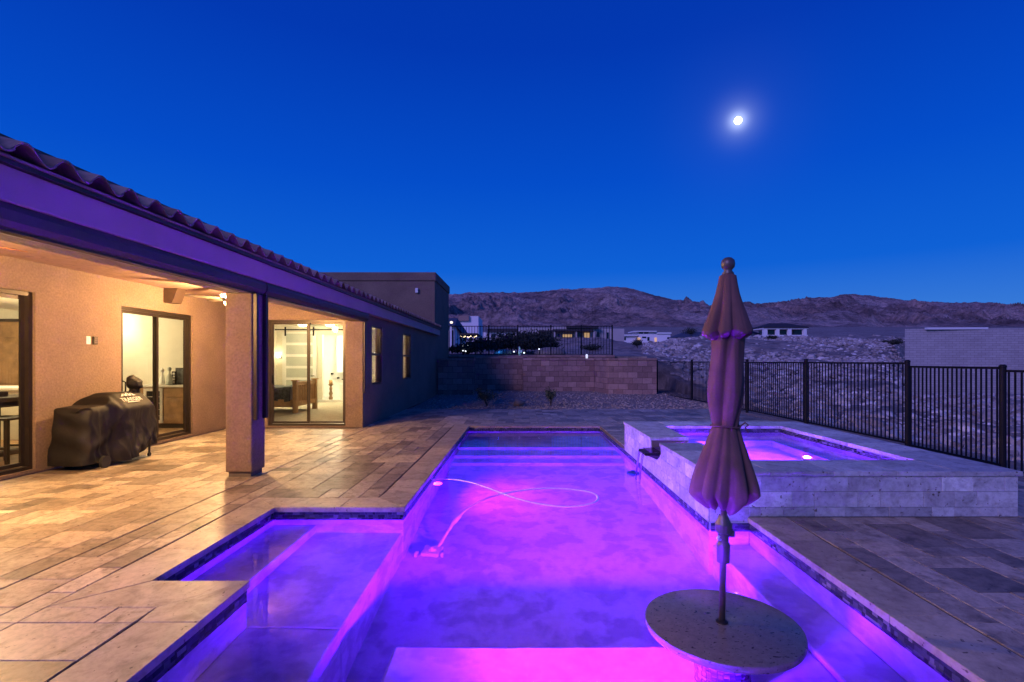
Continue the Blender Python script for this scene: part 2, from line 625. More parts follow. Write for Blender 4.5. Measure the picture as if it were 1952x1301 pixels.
def lamp(name, kind, loc, energy, col, size=0.1, rot=None, spot=None):
    d = bpy.data.lights.new(name, kind)
    d.energy = energy
    d.color = col
    if kind == 'AREA':
        d.shape = 'DISK'
        d.size = size
    else:
        d.shadow_soft_size = size
    if spot:
        d.spot_size = spot[0]
        d.spot_blend = spot[1]
    o = bpy.data.objects.new(name, d)
    C.objects.link(o)
    o.location = loc
    if rot:
        o.rotation_euler = rot
    return o


def tile_mb(mb, x0, x1, y0, y1, z0, z1, ch=0.003):
    vs = [(x0, y0, z0), (x1, y0, z0), (x1, y1, z0), (x0, y1, z0),
          (x0, y0, z1 - ch), (x1, y0, z1 - ch), (x1, y1, z1 - ch), (x0, y1, z1 - ch),
          (x0 + ch, y0 + ch, z1), (x1 - ch, y0 + ch, z1), (x1 - ch, y1 - ch, z1), (x0 + ch, y1 - ch, z1)]
    fs = [(0, 1, 5, 4), (1, 2, 6, 5), (2, 3, 7, 6), (3, 0, 4, 7), (4, 5, 9, 8), (5, 6, 10, 9), (6, 7, 11, 10), (7, 4, 8, 11), (8, 9, 10, 11)]
    return mb.add(vs, fs)


# ================================================================== terrain
def vnoise(x, y, seed):
    """smooth value noise, vectorised"""
    xi, yi = np.floor(x), np.floor(y)
    xf, yf = x - xi, y - yi

    def h(a, b):
        s = np.sin(a * 127.1 + b * 311.7 + seed * 74.7) * 43758.5453
        return s - np.floor(s)
    u, v = xf * xf * xf * (xf * (xf * 6 - 15) + 10), yf * yf * yf * (yf * (yf * 6 - 15) + 10)
    return (h(xi, yi) * (1 - u) + h(xi + 1, yi) * u) * (1 - v) + (h(xi, yi + 1) * (1 - u) + h(xi + 1, yi + 1) * u) * v


def fbm(x, y, seed, octv=6, gain=0.5, ridged=False):
    s, a, tot = 0, 1.0, 0
    for o in range(octv):
        n = vnoise(x * 2 ** o + 13.7 * o, y * 2 ** o - 7.1 * o, seed + o)
        if ridged:
            n = 1 - np.abs(2 * n - 1)
            n = n * n
        s = s + a * n
        tot += a
        a *= gain
    return s / tot


def sstep(a, b, x):
    t = np.clip((x - a) / (b - a), 0, 1)
    return t * t * (3 - 2 * t)


def ground_z(x, y):
    """desert ground outside the yard"""
    x = np.asarray(x, float)
    y = np.asarray(y, float)
    d = np.maximum(y, 1.0)
    up = 1.75 + (d - 26) * 0.0355
    far = 6.2 + (d - 150) * 0.078
    z = np.where(d > 150, far, up)
    z = np.where(d < 26, 1.75, z)
    # pad under the long beige house
    z = z + 1.9 * np.exp(-((x - 10.0) / 9.0) ** 2 - ((d - 92) / 16.0) ** 2)
    # low lot to the right of the fence
    a = x / np.maximum(d, 4.0)
    bank = np.interp(d, [0, 8, 14, 20, 30, 50, 75, 100, 150], [-0.6, -0.45, -0.15, 0.25, 1.3, 3.2, 5.0, 5.2, 6.2])
    low = np.interp(d, [0, 8, 14, 20, 24, 34, 60, 75, 110, 150], [-0.6, -0.5, -0.25, 0.1, -0.2, -1.7, -1.8, 4.6, 6.5, 7.4])
    right = bank * (1 - sstep(0.72, 0.78, a)) + low * sstep(0.72, 0.78, a)
    wr = sstep(5.2, 6.9, x) * (1 - sstep(120, 150, d))
    wl = sstep(0.20, 0.36, a)
    wr = wr * np.where(d < 26, 1.0, wl)
    z = z * (1 - wr) + right * wr
    return z


def axis(*segs):
    out = []
    for a, b, s in segs:
        n = max(1, int(round((b - a) / s)))
        out += list(np.linspace(a, b, n, endpoint=False))
    out.append(segs[-1][1])
    return np.array(out)


def grid_mesh(name, X, Y, Z, mat, flip=False):
    ny, nx = X.shape
    vs = np.stack([X, Y, Z], -1).reshape(-1, 3)
    idx = np.arange(nx * ny).reshape(ny, nx)
    q = np.stack([idx[:-1, :-1], idx[:-1, 1:], idx[1:, 1:], idx[1:, :-1]], -1).reshape(-1, 4)
    me = bpy.data.meshes.new(name)
    me.from_pydata(vs.tolist(), [], q.tolist())
    me.polygons.foreach_set('use_smooth', [True] * len(q))
    me.materials.append(MT[mat])
    me.update()
    return place(name, me, (0, 0, 0))


gx = axis((-6000, -1000, 250), (-1000, -200, 50), (-200, -30, 6), (-30, 6.0, 1.2), (6.0, 40, 0.4), (40, 120, 1.2), (120, 300, 6), (300, 1000, 40), (1000, 6000, 250))
gy = axis((-300, -20, 28), (-20, 8, 1.4), (8, 40, 0.4), (40, 110, 0.9), (110, 200, 2.5), (200, 600, 10), (600, 1400, 40), (1400, 7000, 250))
GX, GY = np.meshgrid(gx, gy)
GZ = ground_z(GX, GY)
GZ = np.where(GY < 600, GZ, ground_z(GX, np.full_like(GY, 600.0)) - (GY - 600) * 0.01)
rough_w = sstep(26, 34, GY) + sstep(7.4, 9.5, GX)
rough_w = np.clip(rough_w, 0, 1)
GZ = GZ + rough_w * ((fbm(GX * 0.5, GY * 0.5, 3, 5) - 0.5) * 0.55 + (fbm(GX * 0.09, GY * 0.09, 9, 4) - 0.5) * 1.1 * sstep(30, 60, GY))
inside = (GX > -14) & (GX < 6.95) & (GY > -20) & (GY < 25.6)
GZ = np.where(inside, -2.6, GZ)
struct(grid_mesh('desert_ground', GX, GY, GZ, 'desert'))


def gz(x, y):
    return float(ground_z(np.array([x]), np.array([y]))[0])


# mountains: a real range 1.2 to 3 km off
ridge_px = [-2600, -1500, -800, 0, 500, 855, 920, 1000, 1060, 1110, 1160, 1210, 1260, 1330, 1375, 1425, 1470, 1530, 1560, 1625, 1680, 1750, 1830, 1952, 2200, 2900, 4200]
ridge_py = [600, 575, 560, 572, 556, 559, 556, 558, 554, 550, 546, 551, 565, 580, 586, 581, 577, 572, 570, 562, 568, 573, 576, 581, 588, 575, 600]
ang = axis((-3.6, -0.3, 0.05), (-0.3, 1.06, 0.0013), (1.06, 3.4, 0.05))
dep = np.concatenate([np.linspace(0, 0.66, 210, endpoint=False), np.linspace(0.66, 1, 16)])
A, T = np.meshgrid(ang, dep)
Dm = 560 + 2300 * T ** 1.15
px_a = 993 + A * FOC
crest = (688 - np.interp(px_a, ridge_px, ridge_py)) / FOC      # tangent of the crest's elevation
foot = 66 / FOC
TC = 0.62
prof = foot * 0.90 + (crest - foot * 0.90) * np.clip(T / TC, 0, 1) ** 1.0
Xm, Ym = A * Dm, Dm
# warped ridged relief: spurs and gullies that run down the slope
wx = (fbm(Xm * 0.004, Ym * 0.004, 61, 4) - 0.5) * 260
wy = (fbm(Xm * 0.004, Ym * 0.004, 77, 4) - 0.5) * 260
r1 = fbm((Xm + wx) * 0.0040, (Ym + wy) * 0.0019, 21, 5, 0.5, True)
r2 = fbm((Xm + wx) * 0.011 + 5, (Ym + wy) * 0.0055, 33, 5, 0.55, True)
r3 = fbm(Xm * 0.035, Ym * 0.022, 47, 5, 0.6, True)
env = sstep(0.0, 0.12, T)
hgt = H + prof * Dm
drop = np.where(T > TC, (T - TC) * 1100, 0)
amp = 1 - 0.90 * np.exp(-((T - TC) / 0.22) ** 2)
relief = ((r1 - 0.5) * 0.080 * amp + (r2 - 0.5) * 0.036 * amp + (r3 - 0.5) * 0.011 * (0.25 + 0.75 * amp)) * Dm * env
Zm = hgt + relief - drop
struct(grid_mesh('mountain_range', Xm, Ym, Zm, 'mountain'))

# ------------------------------------------------------------------ moon
mb = MB()
mr = 7.0 / FOC * 9000 * 1.0
prof_m = [(mr * math.sin(math.pi * i / 16), -mr * math.cos(math.pi * i / 16)) for i in range(17)]
prof_m = [(max(r, 0.01), z) for r, z in prof_m]
mp_ = MOON_DIR * (9000 / MOON_DIR.y)
mb.lathe([(r, z + mp_.z) for r, z in prof_m], mp_.x, mp_.y, 32)
tag(mb.build('moon', 'moon', smooth=True), 'bright white full moon high in the blue evening sky', 'moon')

# ================================================================== pool
WZ = -0.12          # pool water level
NY = 2.38            # near wall of the pool
POOL = [(1.84, 11.87), (-1.223, 11.87), (-1.223, 5.29), (-2.57, 5.29), (-2.57, 3.50), (-1.89, 3.50), (-1.89, NY), (2.22, NY), (2.22, 4.945), (1.84, 4.945)]


def offset_open(path, w):
    """offset an axis-aligned open path to its right side by w"""
    out = []
    n = len(path)
    segs = []
    for i in range(n - 1):
        (x0, y0), (x1, y1) = path[i], path[i + 1]
        L = math.hypot(x1 - x0, y1 - y0)
        dx, dy = (x1 - x0) / L, (y1 - y0) / L
        segs.append((dx, dy, dy * w, -dx * w))
    for i in range(n):
        if i == 0:
            out.append((path[0][0] + segs[0][2], path[0][1] + segs[0][3]))
        elif i == n - 1:
            out.append((path[-1][0] + segs[-1][2], path[-1][1] + segs[-1][3]))
        else:
            a, b = segs[i - 1], segs[i]
            out.append((path[i][0] + a[2] + b[2], path[i][1] + a[3] + b[3]))
    return out


pool = thing('swimming_pool', 'long rectangular swimming pool with violet lit plaster, steps and stone coping', 'pool', (0.3, 6.5, 0))
open_path = POOL[:9]
inner = offset_open(open_path, -0.02)
outer = offset_open(open_path, 0.3575)
for i in range(len(open_path) - 1):
    a0, a1, b0, b1 = inner[i], inner[i + 1], outer[i], outer[i + 1]
    L = math.hypot(a1[0] - a0[0], a1[1] - a0[1])
    n = max(1, int(round(L / 0.61)))
    e0 = 0.0
    for k in range(n):
        t0, t1 = k / n, (k + 1) / n
        g = 0.0022 / L
        lerp = lambda p, q, t: (p[0] + (q[0] - p[0]) * t, p[1] + (q[1] - p[1]) * t)
        # joints square to the edge, mitres only at the corners
        def outp(t):
            if t in (0.0, 1.0):
                return lerp(b0, b1, t)
            q = lerp(a0, a1, t)
            dx, dy = (a1[0] - a0[0]) / L, (a1[1] - a0[1]) / L
            return (q[0] + dy * 0.36, q[1] - dx * 0.36)
        ta, tb = t0 + g, t1 - g
        oa = outp(0.0 if k == 0 else t0)
        ob = outp(1.0 if k == n - 1 else t1)
        poly = [lerp(a0, a1, ta), lerp(a0, a1, tb), ob, oa]
        MB().prism(poly, -0.05, random.uniform(-0.001, 0.001)).build('coping_stone', 'coping', pool, bevel=0.004, seg=2)

# walls below the coping
wi = offset_open(POOL + [POOL[0]], 0.0)
wo_ = offset_open(POOL + [POOL[0]], 0.16)
for i in range(len(POOL)):
    a0, a1 = POOL[i], (POOL + [POOL[0]])[i + 1]
    if i in (8, 9):
        continue
    MB().prism([wi[i], wi[i + 1], wo_[i + 1], wo_[i]], -1.65, -0.0515).build('pool_wall', 'plaster', pool)

# floor
def floor_z(y):
    return WZ - np.interp(y, [2.38, 3.3, 8.95], [1.27, 1.24, 0.95])


fx = np.linspace(-1.3, 1.9, 34)
fy = np.linspace(2.38, 8.95, 70)
FX, FY = np.meshgrid(fx, fy)
FZ = floor_z(FY) + (fbm(FX * 1.1, FY * 1.1, 5, 4) - 0.5) * 0.03
o = grid_mesh('pool_floor', FX, FY, FZ, 'plaster')
o.parent = pool
o.location = -WO[pool.name]
# far shelf and steps
B(-1.223, 1.84, 9.90, 11.87, -1.6, WZ - 0.25).build('shelf', 'plaster', pool, bevel=0.015, seg=2)
B(-1.223, 1.84, 9.32, 9.898, -1.6, WZ - 0.49).build('step', 'plaster', pool, bevel=0.015, seg=2)
B(-1.223, 1.84, 8.95, 9.318, -1.6, WZ - 0.73).build('step', 'plaster', pool, bevel=0.015, seg=2)
# alcove on the left: bench floor and upper step
B(-2.57, -1.235, 3.50, 5.29, -1.6, WZ - 0.45).build('bench', 'plaster', pool, bevel=0.015, seg=2)
B(-1.89, -1.235, NY, 3.498, -1.6, WZ - 0.45).build('bench', 'plaster', pool, bevel=0.015, seg=2)
B(-2.57, -2.12, 3.50, 5.29, WZ - 0.448, WZ - 0.22).build('step', 'plaster', pool, bevel=0.015, seg=2)
# bench along the right wall and under the camera side
B(1.86, 2.22, NY, 4.945, -1.6, WZ - 0.44).build('bench', 'plaster', pool, bevel=0.015, seg=2)
B(-0.83, 1.858, NY, 3.35, -1.6, WZ - 0.50).build('bench', 'plaster', pool, bevel=0.018, seg=2)

# waterline mosaic: two courses of small glass tiles round the pool
def mosaic_run(mb, p0, p1, z0, z1, rows, inward, tl=0.05, skip=0.0):
    L = math.hypot(p1[0] - p0[0], p1[1] - p0[1])
    dx, dy = (p1[0] - p0[0]) / L, (p1[1] - p0[1]) / L
    hh = (z1 - z0) / rows
    for r in range(rows):
        s = -random.random() * tl
        while s < L:
            l = random.choice((0.6, 1.0, 1.0, 1.5)) * tl
            a, b = max(s, 0) + 0.001, min(s + l, L) - 0.001
            if b - a > 0.004:
                th = random.uniform(0.004, 0.0075)
                q = [(p0[0] + dx * a, p0[1] + dy * a), (p0[0] + dx * b, p0[1] + dy * b),
                     (p0[0] + dx * b + inward[0] * th, p0[1] + dy * b + inward[1] * th), (p0[0] + dx * a + inward[0] * th, p0[1] + dy * a + inward[1] * th)]
                mb.prism(q, z0 + hh * r + 0.001, z0 + hh * (r + 1) - 0.001)
            s += l


mb = MB()
for i in range(len(POOL)):
    p0, p1 = POOL[i], POOL[(i + 1) % len(POOL)]
    L = math.hypot(p1[0] - p0[0], p1[1] - p0[1])
    inw = (-(p1[1] - p0[1]) / L, (p1[0] - p0[0]) / L)
    if i == 6:
        continue
    if i in (8, 9):
        p0 = (p0[0] + inw[0] * 0.0125, p0[1] + inw[1] * 0.0125)
        p1 = (p1[0] + inw[0] * 0.0125, p1[1] + inw[1] * 0.0125)
    mosaic_run(mb, p0, p1, -0.165, -0.052, 4, inw)
mb.build('mosaic_band', 'mosaic', pool, kind='stuff', label='narrow band of dark glass mosaic along the waterline')

# water sheet
mb = MB()
mb.add([(x, y, WZ) for x, y in POOL], [tuple(range(len(POOL)))])
o = mb.build('water', 'water')
struct(o, 'still violet lit pool water')

# pool lamp in the near wall
mb = MB()
PLX, PLZ = 0.52, -0.245
ring = [(PLX + 0.07 * math.cos(2 * math.pi * k / 24), NY + 0.012, PLZ + 0.07 * math.sin(2 * math.pi * k / 24)) for k in range(24)]
ring0 = [(x, NY, z) for x, _, z in ring]
mb.add(ring0 + ring, [tuple(range(24, 48))] + [(i, 24 + i, 24 + (i + 1) % 24, (i + 1) % 24) for i in range(24)])
mb.build('pool_light', 'poollight', pool)
VIOLET = (0.128, 0.006, 1.0)
lamp('pool_lamp', 'SPOT', (PLX, NY + 0.05, PLZ), 5800, VIOLET, 0.06, (R(105), 0, 0), (R(158), 1.0))

ring = [(-1.212, 7.16 + 0.06 * math.cos(2 * math.pi * k / 20), -0.47 + 0.06 * math.sin(2 * math.pi * k / 20)) for k in range(20)]
MB().add([(-1.223, y, z) for _, y, z in ring] + ring, [tuple(range(20, 40))] + [(i, (i + 1) % 20, 20 + (i + 1) % 20, 20 + i) for i in range(20)]).build('pool_light', 'poollight', pool, fixn=True)
lamp('pool_lamp', 'SPOT', (-1.17, 7.16, -0.47), 2200, VIOLET, 0.06, (0, R(-98), 0), (R(160), 1.0))

# ================================================================== spa
SX0, SX1, SY0, SY1 = 1.84, 4.84, 4.965, 8.97
IX0, IX1, IY0, IY1 = 2.34, 4.295, 5.49, 8.41
SZ = 0.445
spa = thing('raised_spa', 'square raised spa clad in grey travertine, glowing violet inside', 'spa', (3.3, 6.9, 0))
# core walls; a gap in the left wall is the spillway
GY0, GY1 = 6.66, 7.14
B(SX0, SX1, SY0, IY0, -0.95, SZ - 0.047).build('spa_wall', 'grout', spa)
B(SX0, SX1, IY1, SY1, -0.95, SZ - 0.047).build('spa_wall', 'grout', spa)
B(IX1, SX1, IY0, IY1, -0.95, SZ - 0.047).build('spa_wall', 'grout', spa)
B(SX0, IX0, IY0, GY0, -0.95, SZ - 0.047).build('spa_wall', 'grout', spa)
B(SX0, IX0, GY1, IY1, -0.95, SZ - 0.047).build('spa_wall', 'grout', spa)
B(SX0, IX0, GY0, GY1, -0.95, 0.285).build('spillway', 'silver', spa)
B(SX0, IX0, 8.97, 11.87, -1.6, -0.06).build('spa_wall', 'plaster', spa)
for a in ((SX0 - 0.012, SX0, SY0 - 0.012, SY1), (SX0 + 0.0005, 2.219, SY0 - 0.012, SY0)):
    B(*a, -1.6, -0.0515).build('plaster_face', 'plaster', spa)
# plaster lining, bench and floor inside
for a in ((IX0, IX1, IY1 - 0.012, IY1), (IX0, IX1, IY0, IY0 + 0.012), (IX1 - 0.012, IX1, IY0 + 0.0125, IY1 - 0.0125), (IX0, IX0 + 0.012, IY0 + 0.0125, GY0), (IX0, IX0 + 0.012, GY1, IY1 - 0.0125)):
    B(*a, -0.75, SZ - 0.05).build('lining', 'plaster', spa)
B(IX0 + 0.013, IX1 - 0.013, 7.93, IY1 - 0.013, -0.75, -0.065).build('bench', 'plaster', spa, bevel=0.01, seg=2)
B(3.90, IX1 - 0.013, IY0 + 0.013, 7.928, -0.75, -0.065).build('bench', 'plaster', spa, bevel=0.01, seg=2)
B(IX0 + 0.013, 2.72, IY0 + 0.013, 7.928, -0.75, -0.065).build('bench', 'plaster', spa, bevel=0.01, seg=2)
B(2.722, 3.898, IY0 + 0.013, 7.928, -0.75, -0.58).build('spa_floor', 'plaster', spa)
# mosaic inside the spa
mb = MB()
mosaic_run(mb, (IX0, IY1 - 0.013), (IX1, IY1 - 0.013), 0.325, 0.395, 3, (0, -1), 0.045)
mosaic_run(mb, (IX1 - 0.013, IY0), (IX1 - 0.013, IY1), 0.325, 0.395, 3, (-1, 0), 0.045)
mosaic_run(mb, (IX0 + 0.013, GY1), (IX0 + 0.013, IY1), 0.325, 0.395, 3, (1, 0), 0.045)
mb.build('mosaic_band', 'mosaic', spa, kind='stuff', label='dark glass mosaic band inside the spa')
# coping slabs
cs = [(SX0 - 0.03, SX1 + 0.03, SY0 - 0.035, IY0 + 0.015, 'x', 5), (SX0 - 0.03, SX1 + 0.03, IY1 - 0.015, SY1 + 0.03, 'x', 5),
      (IX1 - 0.015, SX1 + 0.03, IY0 + 0.0165, IY1 - 0.0165, 'y', 5), (SX0 - 0.03, IX0 + 0.015, IY0 + 0.0165, GY0, 'y', 2),
      (SX0 - 0.03, IX0 + 0.015, GY1, IY1 - 0.0165, 'y', 2)]
for x0, x1, y0, y1, ax, n in cs:
    for k in range(n):
        if ax == 'x':
            a = (x0 + (x1 - x0) * k / n + 0.001, x0 + (x1 - x0) * (k + 1) / n - 0.001, y0, y1)
        else:
            a = (x0, x1, y0 + (y1 - y0) * k / n + 0.001, y0 + (y1 - y0) * (k + 1) / n - 0.001)
        B(*a, SZ - 0.046, SZ + random.uniform(-0.0008, 0.0008)).build('coping_stone', 'silver', spa, bevel=0.005, seg=2)


def clad(face, a0, a1, fixed, z0, z1, row0=0):
    """rows of 6 x 12 inch stone tiles on a vertical face"""
    z = z1
    row = row0
    while z > z0 + 0.01:
        zb = max(z - 0.152, z0)
        s = a0 - (0.0 if row % 2 else 0.17) - random.uniform(0, 0.06)
        while s < a1 - 0.004:
            l = random.choice((0.305, 0.305, 0.305, 0.42, 0.22))
            p, q = max(s, a0), min(s + l, a1)
            if q - p > 0.015:
                th = 0.012 + random.uniform(0, 0.002)
                g = 0.0016
                if face == 'front':
                    mbb = B(p + g, q - g, fixed - th, fixed, zb + g, z - g)
                else:
                    mbb = B(fixed - th, fixed, p + g, q - g, zb + g, z - g)
                mbb.build('stone_tile', 'silver', spa, bevel=0.0018)
            s += l
        z = zb
        row += 1


clad('front', 2.221, SX1, SY0, 0.001, SZ - 0.047)
clad('front', SX0 - 0.0, 2.219, SY0, -0.05, SZ - 0.047)
clad('left', SY0 + 0.001, GY0, SX0, -0.05, SZ - 0.047)
clad('left', GY0, GY1, SX0, -0.05, 0.285)
clad('left', GY1, SY1, SX0, -0.05, SZ - 0.047)
# spill lip
mb = MB().prism([(1.64, 6.72), (1.86, 6.68), (1.86, 7.12), (1.64, 7.08)], 0.262, 0.296)
mb.build('spill_lip', 'black', spa, bevel=0.006, seg=2)
mb = MB().add([(1.83, 6.69, 0.26), (1.83, 7.11, 0.26), (1.68, 7.05, 0.26), (1.68, 6.75, 0.26), (1.83, 6.82, 0.19), (1.83, 6.98, 0.19)],
              [(0, 3, 2, 1), (0, 4, 3), (1, 2, 5), (3, 4, 5, 2), (0, 1, 5, 4)])
mb.build('spill_bracket', 'black', spa, fixn=True)
mb = MB()
for yy, w in ((6.78, 0.010), (6.84, 0.006), (6.99, 0.012), (7.04, 0.007)):
    pts = [(1.645 - 0.06 * t - 0.0, yy + 0.01 * math.sin(9 * t), 0.285 - 0.405 * t * t - 0.0) for t in np.linspace(0, 1, 9)]
    mb.tube(pts, [w * (1 - 0.4 * t) for t in np.linspace(0, 1, 9)], 6)
mb.build('falling_water', 'trickle', spa, kind='stuff', smooth=True)
# spa water
mb = MB()
mb.add([(IX0 + 0.0122, IY0 + 0.0122, 0.335), (IX1 - 0.0122, IY0 + 0.0122, 0.335), (IX1 - 0.0122, IY1 - 0.0122, 0.335), (IX0 + 0.0122, IY1 - 0.0122, 0.335)], [(0, 1, 2, 3)])
mb.add([(1.70, GY0 + 0.012, 0.305), (IX0 + 0.012, GY0 + 0.012, 0.334), (IX0 + 0.012, GY1 - 0.012, 0.334), (1.70, GY1 - 0.012, 0.305)], [(0, 1, 2, 3)])
struct(mb.build('water', 'spawater'), 'violet lit water of the raised spa')
mb = MB()
mb.tube([(3.899, 6.85, -0.30), (3.885, 6.85, -0.30)], 0.055, 20)
mb.build('spa_light', 'poollight', spa)
lamp('spa_lamp', 'SPOT', (3.86, 6.85, -0.30), 1900, (0.16, 0.018, 1.0), 0.05, (0, R(90), 0), (R(172), 0.8))

# floating dispenser
t_ = thing('chlorine_floater', 'small round blue dispenser floating on the water near the spa', 'pool floater', (1.63, 7.39, WZ))
MB().lathe([(0.02, WZ - 0.10), (0.05, WZ - 0.09), (0.055, WZ - 0.03), (0.09, WZ - 0.02), (0.095, WZ), (0.09, WZ + 0.022), (0.03, WZ + 0.03)], 1.63, 7.39, 24).build('float_ring', 'bluep', t_, smooth=True)
MB().lathe([(0.03, WZ + 0.030), (0.034, WZ + 0.036), (0.03, WZ + 0.045), (0.01, WZ + 0.048)], 1.63, 7.39, 18).build('cap', 'bluep', t_, smooth=True)

# ------------------------------------------------------------------ pool cleaner and hose
def at_z(px, py, z):
    D = FOC * (H - z) / (py - 688.0)
    return ((px - 993.0) * D / FOC, D, z)


def refr(px, py, t):
    D, X, _ = FOC * (H - WZ) / (py - 688.0), 0, 0
    X = (px - 993.0) * D / FOC
    L = math.hypot(D, X)
    si = math.sin(math.atan(L / (H - WZ))) / 1.333
    k = 1 + t * math.tan(math.asin(si)) / L
    return (X * k, D * k, WZ - t)


t_ = thing('pool_cleaner', 'white suction cleaner on the pool floor with a looping pale hose', 'pool cleaner', refr(825, 1050, 1.12))
hp = [(826, 914, 0.02), (858, 914, 0.012), (900, 921, 0.012), (938, 934, 0.012), (975, 948, 0.012), (1015, 959, 0.012), (1060, 966, 0.012), (1100, 966, 0.012), (1132, 959, 0.012),
      (1140, 949, 0.012), (1128, 940, 0.012), (1100, 935, 0.012), (1060, 932, 0.012), (1020, 933, 0.012), (980, 938, 0.012), (945, 945, 0.018), (915, 956, 0.05), (890, 971, 0.16), (868, 993, 0.42), (850, 1020, 0.76), (836, 1042, 1.0)]
ctrl = [Vector(refr(*p)) for p in hp]
pts = []
for i in range(len(ctrl) - 1):
    p0, p1, p2, p3 = ctrl[max(i - 1, 0)], ctrl[i], ctrl[i + 1], ctrl[min(i + 2, len(ctrl) - 1)]
    for k in range(6):
        u = k / 6
        pts.append(0.5 * ((2 * p1) + (p2 - p0) * u + (2 * p0 - 5 * p1 + 4 * p2 - p3) * u * u + (3 * p1 - p0 - 3 * p2 + p3) * u ** 3))
pts.append(ctrl[-1])
MB().tube(pts, [0.019 + 0.0012 * (i % 2) for i in range(len(pts))], 8).build('hose', 'hose', t_, smooth=True)
a = pts[-14]
MB().tube([pts[-16], pts[-15], pts[-14], pts[-13], pts[-12], pts[-11]], [0.02, 0.034, 0.034, 0.034, 0.03, 0.02], 12).build('hose_weight', 'hose', t_, smooth=True)
cx_, cy_, cz_ = refr(822, 1052, 1.08)
MB().prism([(cx_ - 0.10, cy_ - 0.09), (cx_ + 0.09, cy_ - 0.12), (cx_ + 0.12, cy_ + 0.10), (cx_ - 0.08, cy_ + 0.12)], cz_ - 0.03, cz_ + 0.05).build('cleaner_body', 'hose', t_, bevel=0.018, seg=2)
MB().lathe([(0.05, cz_ + 0.05), (0.045, cz_ + 0.075), (0.022, cz_ + 0.09), (0.022, cz_ + 0.12)], cx_ + 0.01, cy_, 14).build('swivel', 'hose', t_, smooth=True)
for s in (-1, 1):
    MB().tube([(cx_ + s * 0.12 - 0.01, cy_ - 0.06, cz_), (cx_ + s * 0.15 - 0.01, cy_ - 0.06, cz_)], 0.055, 14).build('wheel', 'hose', t_)
MB().tube([(-1.223, 7.06, WZ - 0.02), (-1.19, 7.06, WZ - 0.02)], 0.035, 14).build('wall_fitting', 'hose', t_)

# ================================================================== deck
deck = B(-6.6, 6.6, -6.0, -2.2, -0.30, -0.02).build('pool_deck', 'grout')
struct(deck, 'travertine pool deck laid in random sized pavers')
DX0, DX1, DY0, DY1 = -6.56, 6.30, -2.2, 16.02
xs_crit = [DX0, -3.462, -2.93, -2.25, -1.583, 1.84, 2.58, 4.87, DX1]
ys_crit = [DY0, 2.02, 3.14, 4.945, 5.65, 9.0, 12.23, DY1]


def grid_lines(cr, step):
    out = []
    for a, b in zip(cr[:-1], cr[1:]):
        n = max(1, int(round((b - a) / step)))
        out += [a + (b - a) * k / n for k in range(n)]
    return out + [cr[-1]]


xs = grid_lines(xs_crit, 0.203)
ys = grid_lines(ys_crit, 0.203)
jx = xs.index(-3.462)


def is_deck(x, y):
    if y < 2.02:
        return True
    if y < 3.14 and -2.25 < x < 2.58:
        return False
    if 3.14 < y < 5.65 and -2.93 < x < 2.58 and y < 4.945:
        return False
    if 4.945 < y < 9.0 and x > 1.84 and x < 4.87:
        return False
    if 4.945 < y < 5.65 and x > -2.93 and x < 1.84:
        return False
    if 5.65 < y < 12.23 and -1.583 < x < 1.84:
        return False
    if x < -3.6 and y > 11.5:
        return False
    if -3.90 < x < -3.48 and 6.6 < y < 7.0:
        return True
    return True


nx_, ny_ = len(xs) - 1, len(ys) - 1
free = np.zeros((nx_, ny_), bool)
for i in range(nx_):
    for j in range(ny_):
        free[i, j] = is_deck((xs[i] + xs[i + 1]) / 2, (ys[j] + ys[j + 1]) / 2)
# base slabs under the pavers (rows of boxes with the pool and spa left out)
deck_base = MB()
deck_cells = free.copy()
mask = free.copy()
for j in range(ny_):
    i = 0
    while i < nx_:
        if mask[i, j]:
            k = i
            while k < nx_ and mask[k, j]:
                k += 1
            j2 = j
            while j2 < ny_ and mask[i:k, j2].all() and (i == 0 or not mask[i - 1, j2]) and (k == nx_ or not mask[k, j2]):
                mask[i:k, j2] = False
                j2 += 1
            deck_base.box(xs[i], xs[k], ys[j], ys[j2], -0.30, -0.009)
            i = k
        else:
            i += 1
deck_base.build('slab', 'grout', deck)
rects = []
SHAPES = [(2, 3), (3, 2), (2, 2), (2, 2), (1, 2), (1, 2), (2, 1), (1, 1)]
for j in range(ny_):
    for i in range(nx_):
        if not free[i, j]:
            continue
        sh = SHAPES[:]
        random.shuffle(sh)
        for (w, l) in sh:
            if i + w > nx_ or j + l > ny_ or not free[i:i + w, j:j + l].all():
                continue
            if i < jx < i + w:
                continue
            if (w, l) == (1, 1) and random.random() < 0.55:
                continue
            break
        else:
            w, l = 1, 1
        free[i:i + w, j:j + l] = False
        rects.append((xs[i], xs[i + w], ys[j], ys[j + l], i + w == jx, i == jx))


def seen_size(r):
    x, y = (r[0] + r[1]) / 2, (r[2] + r[3]) / 2
    if y < 1.9:
        return 0
    px, py = 993 + FOC * x / y, 688 + FOC * H / y
    if not (-60 < px < 2012 and py < 1330):
        return 0
    return (r[1] - r[0]) * (r[3] - r[2]) / y ** 3


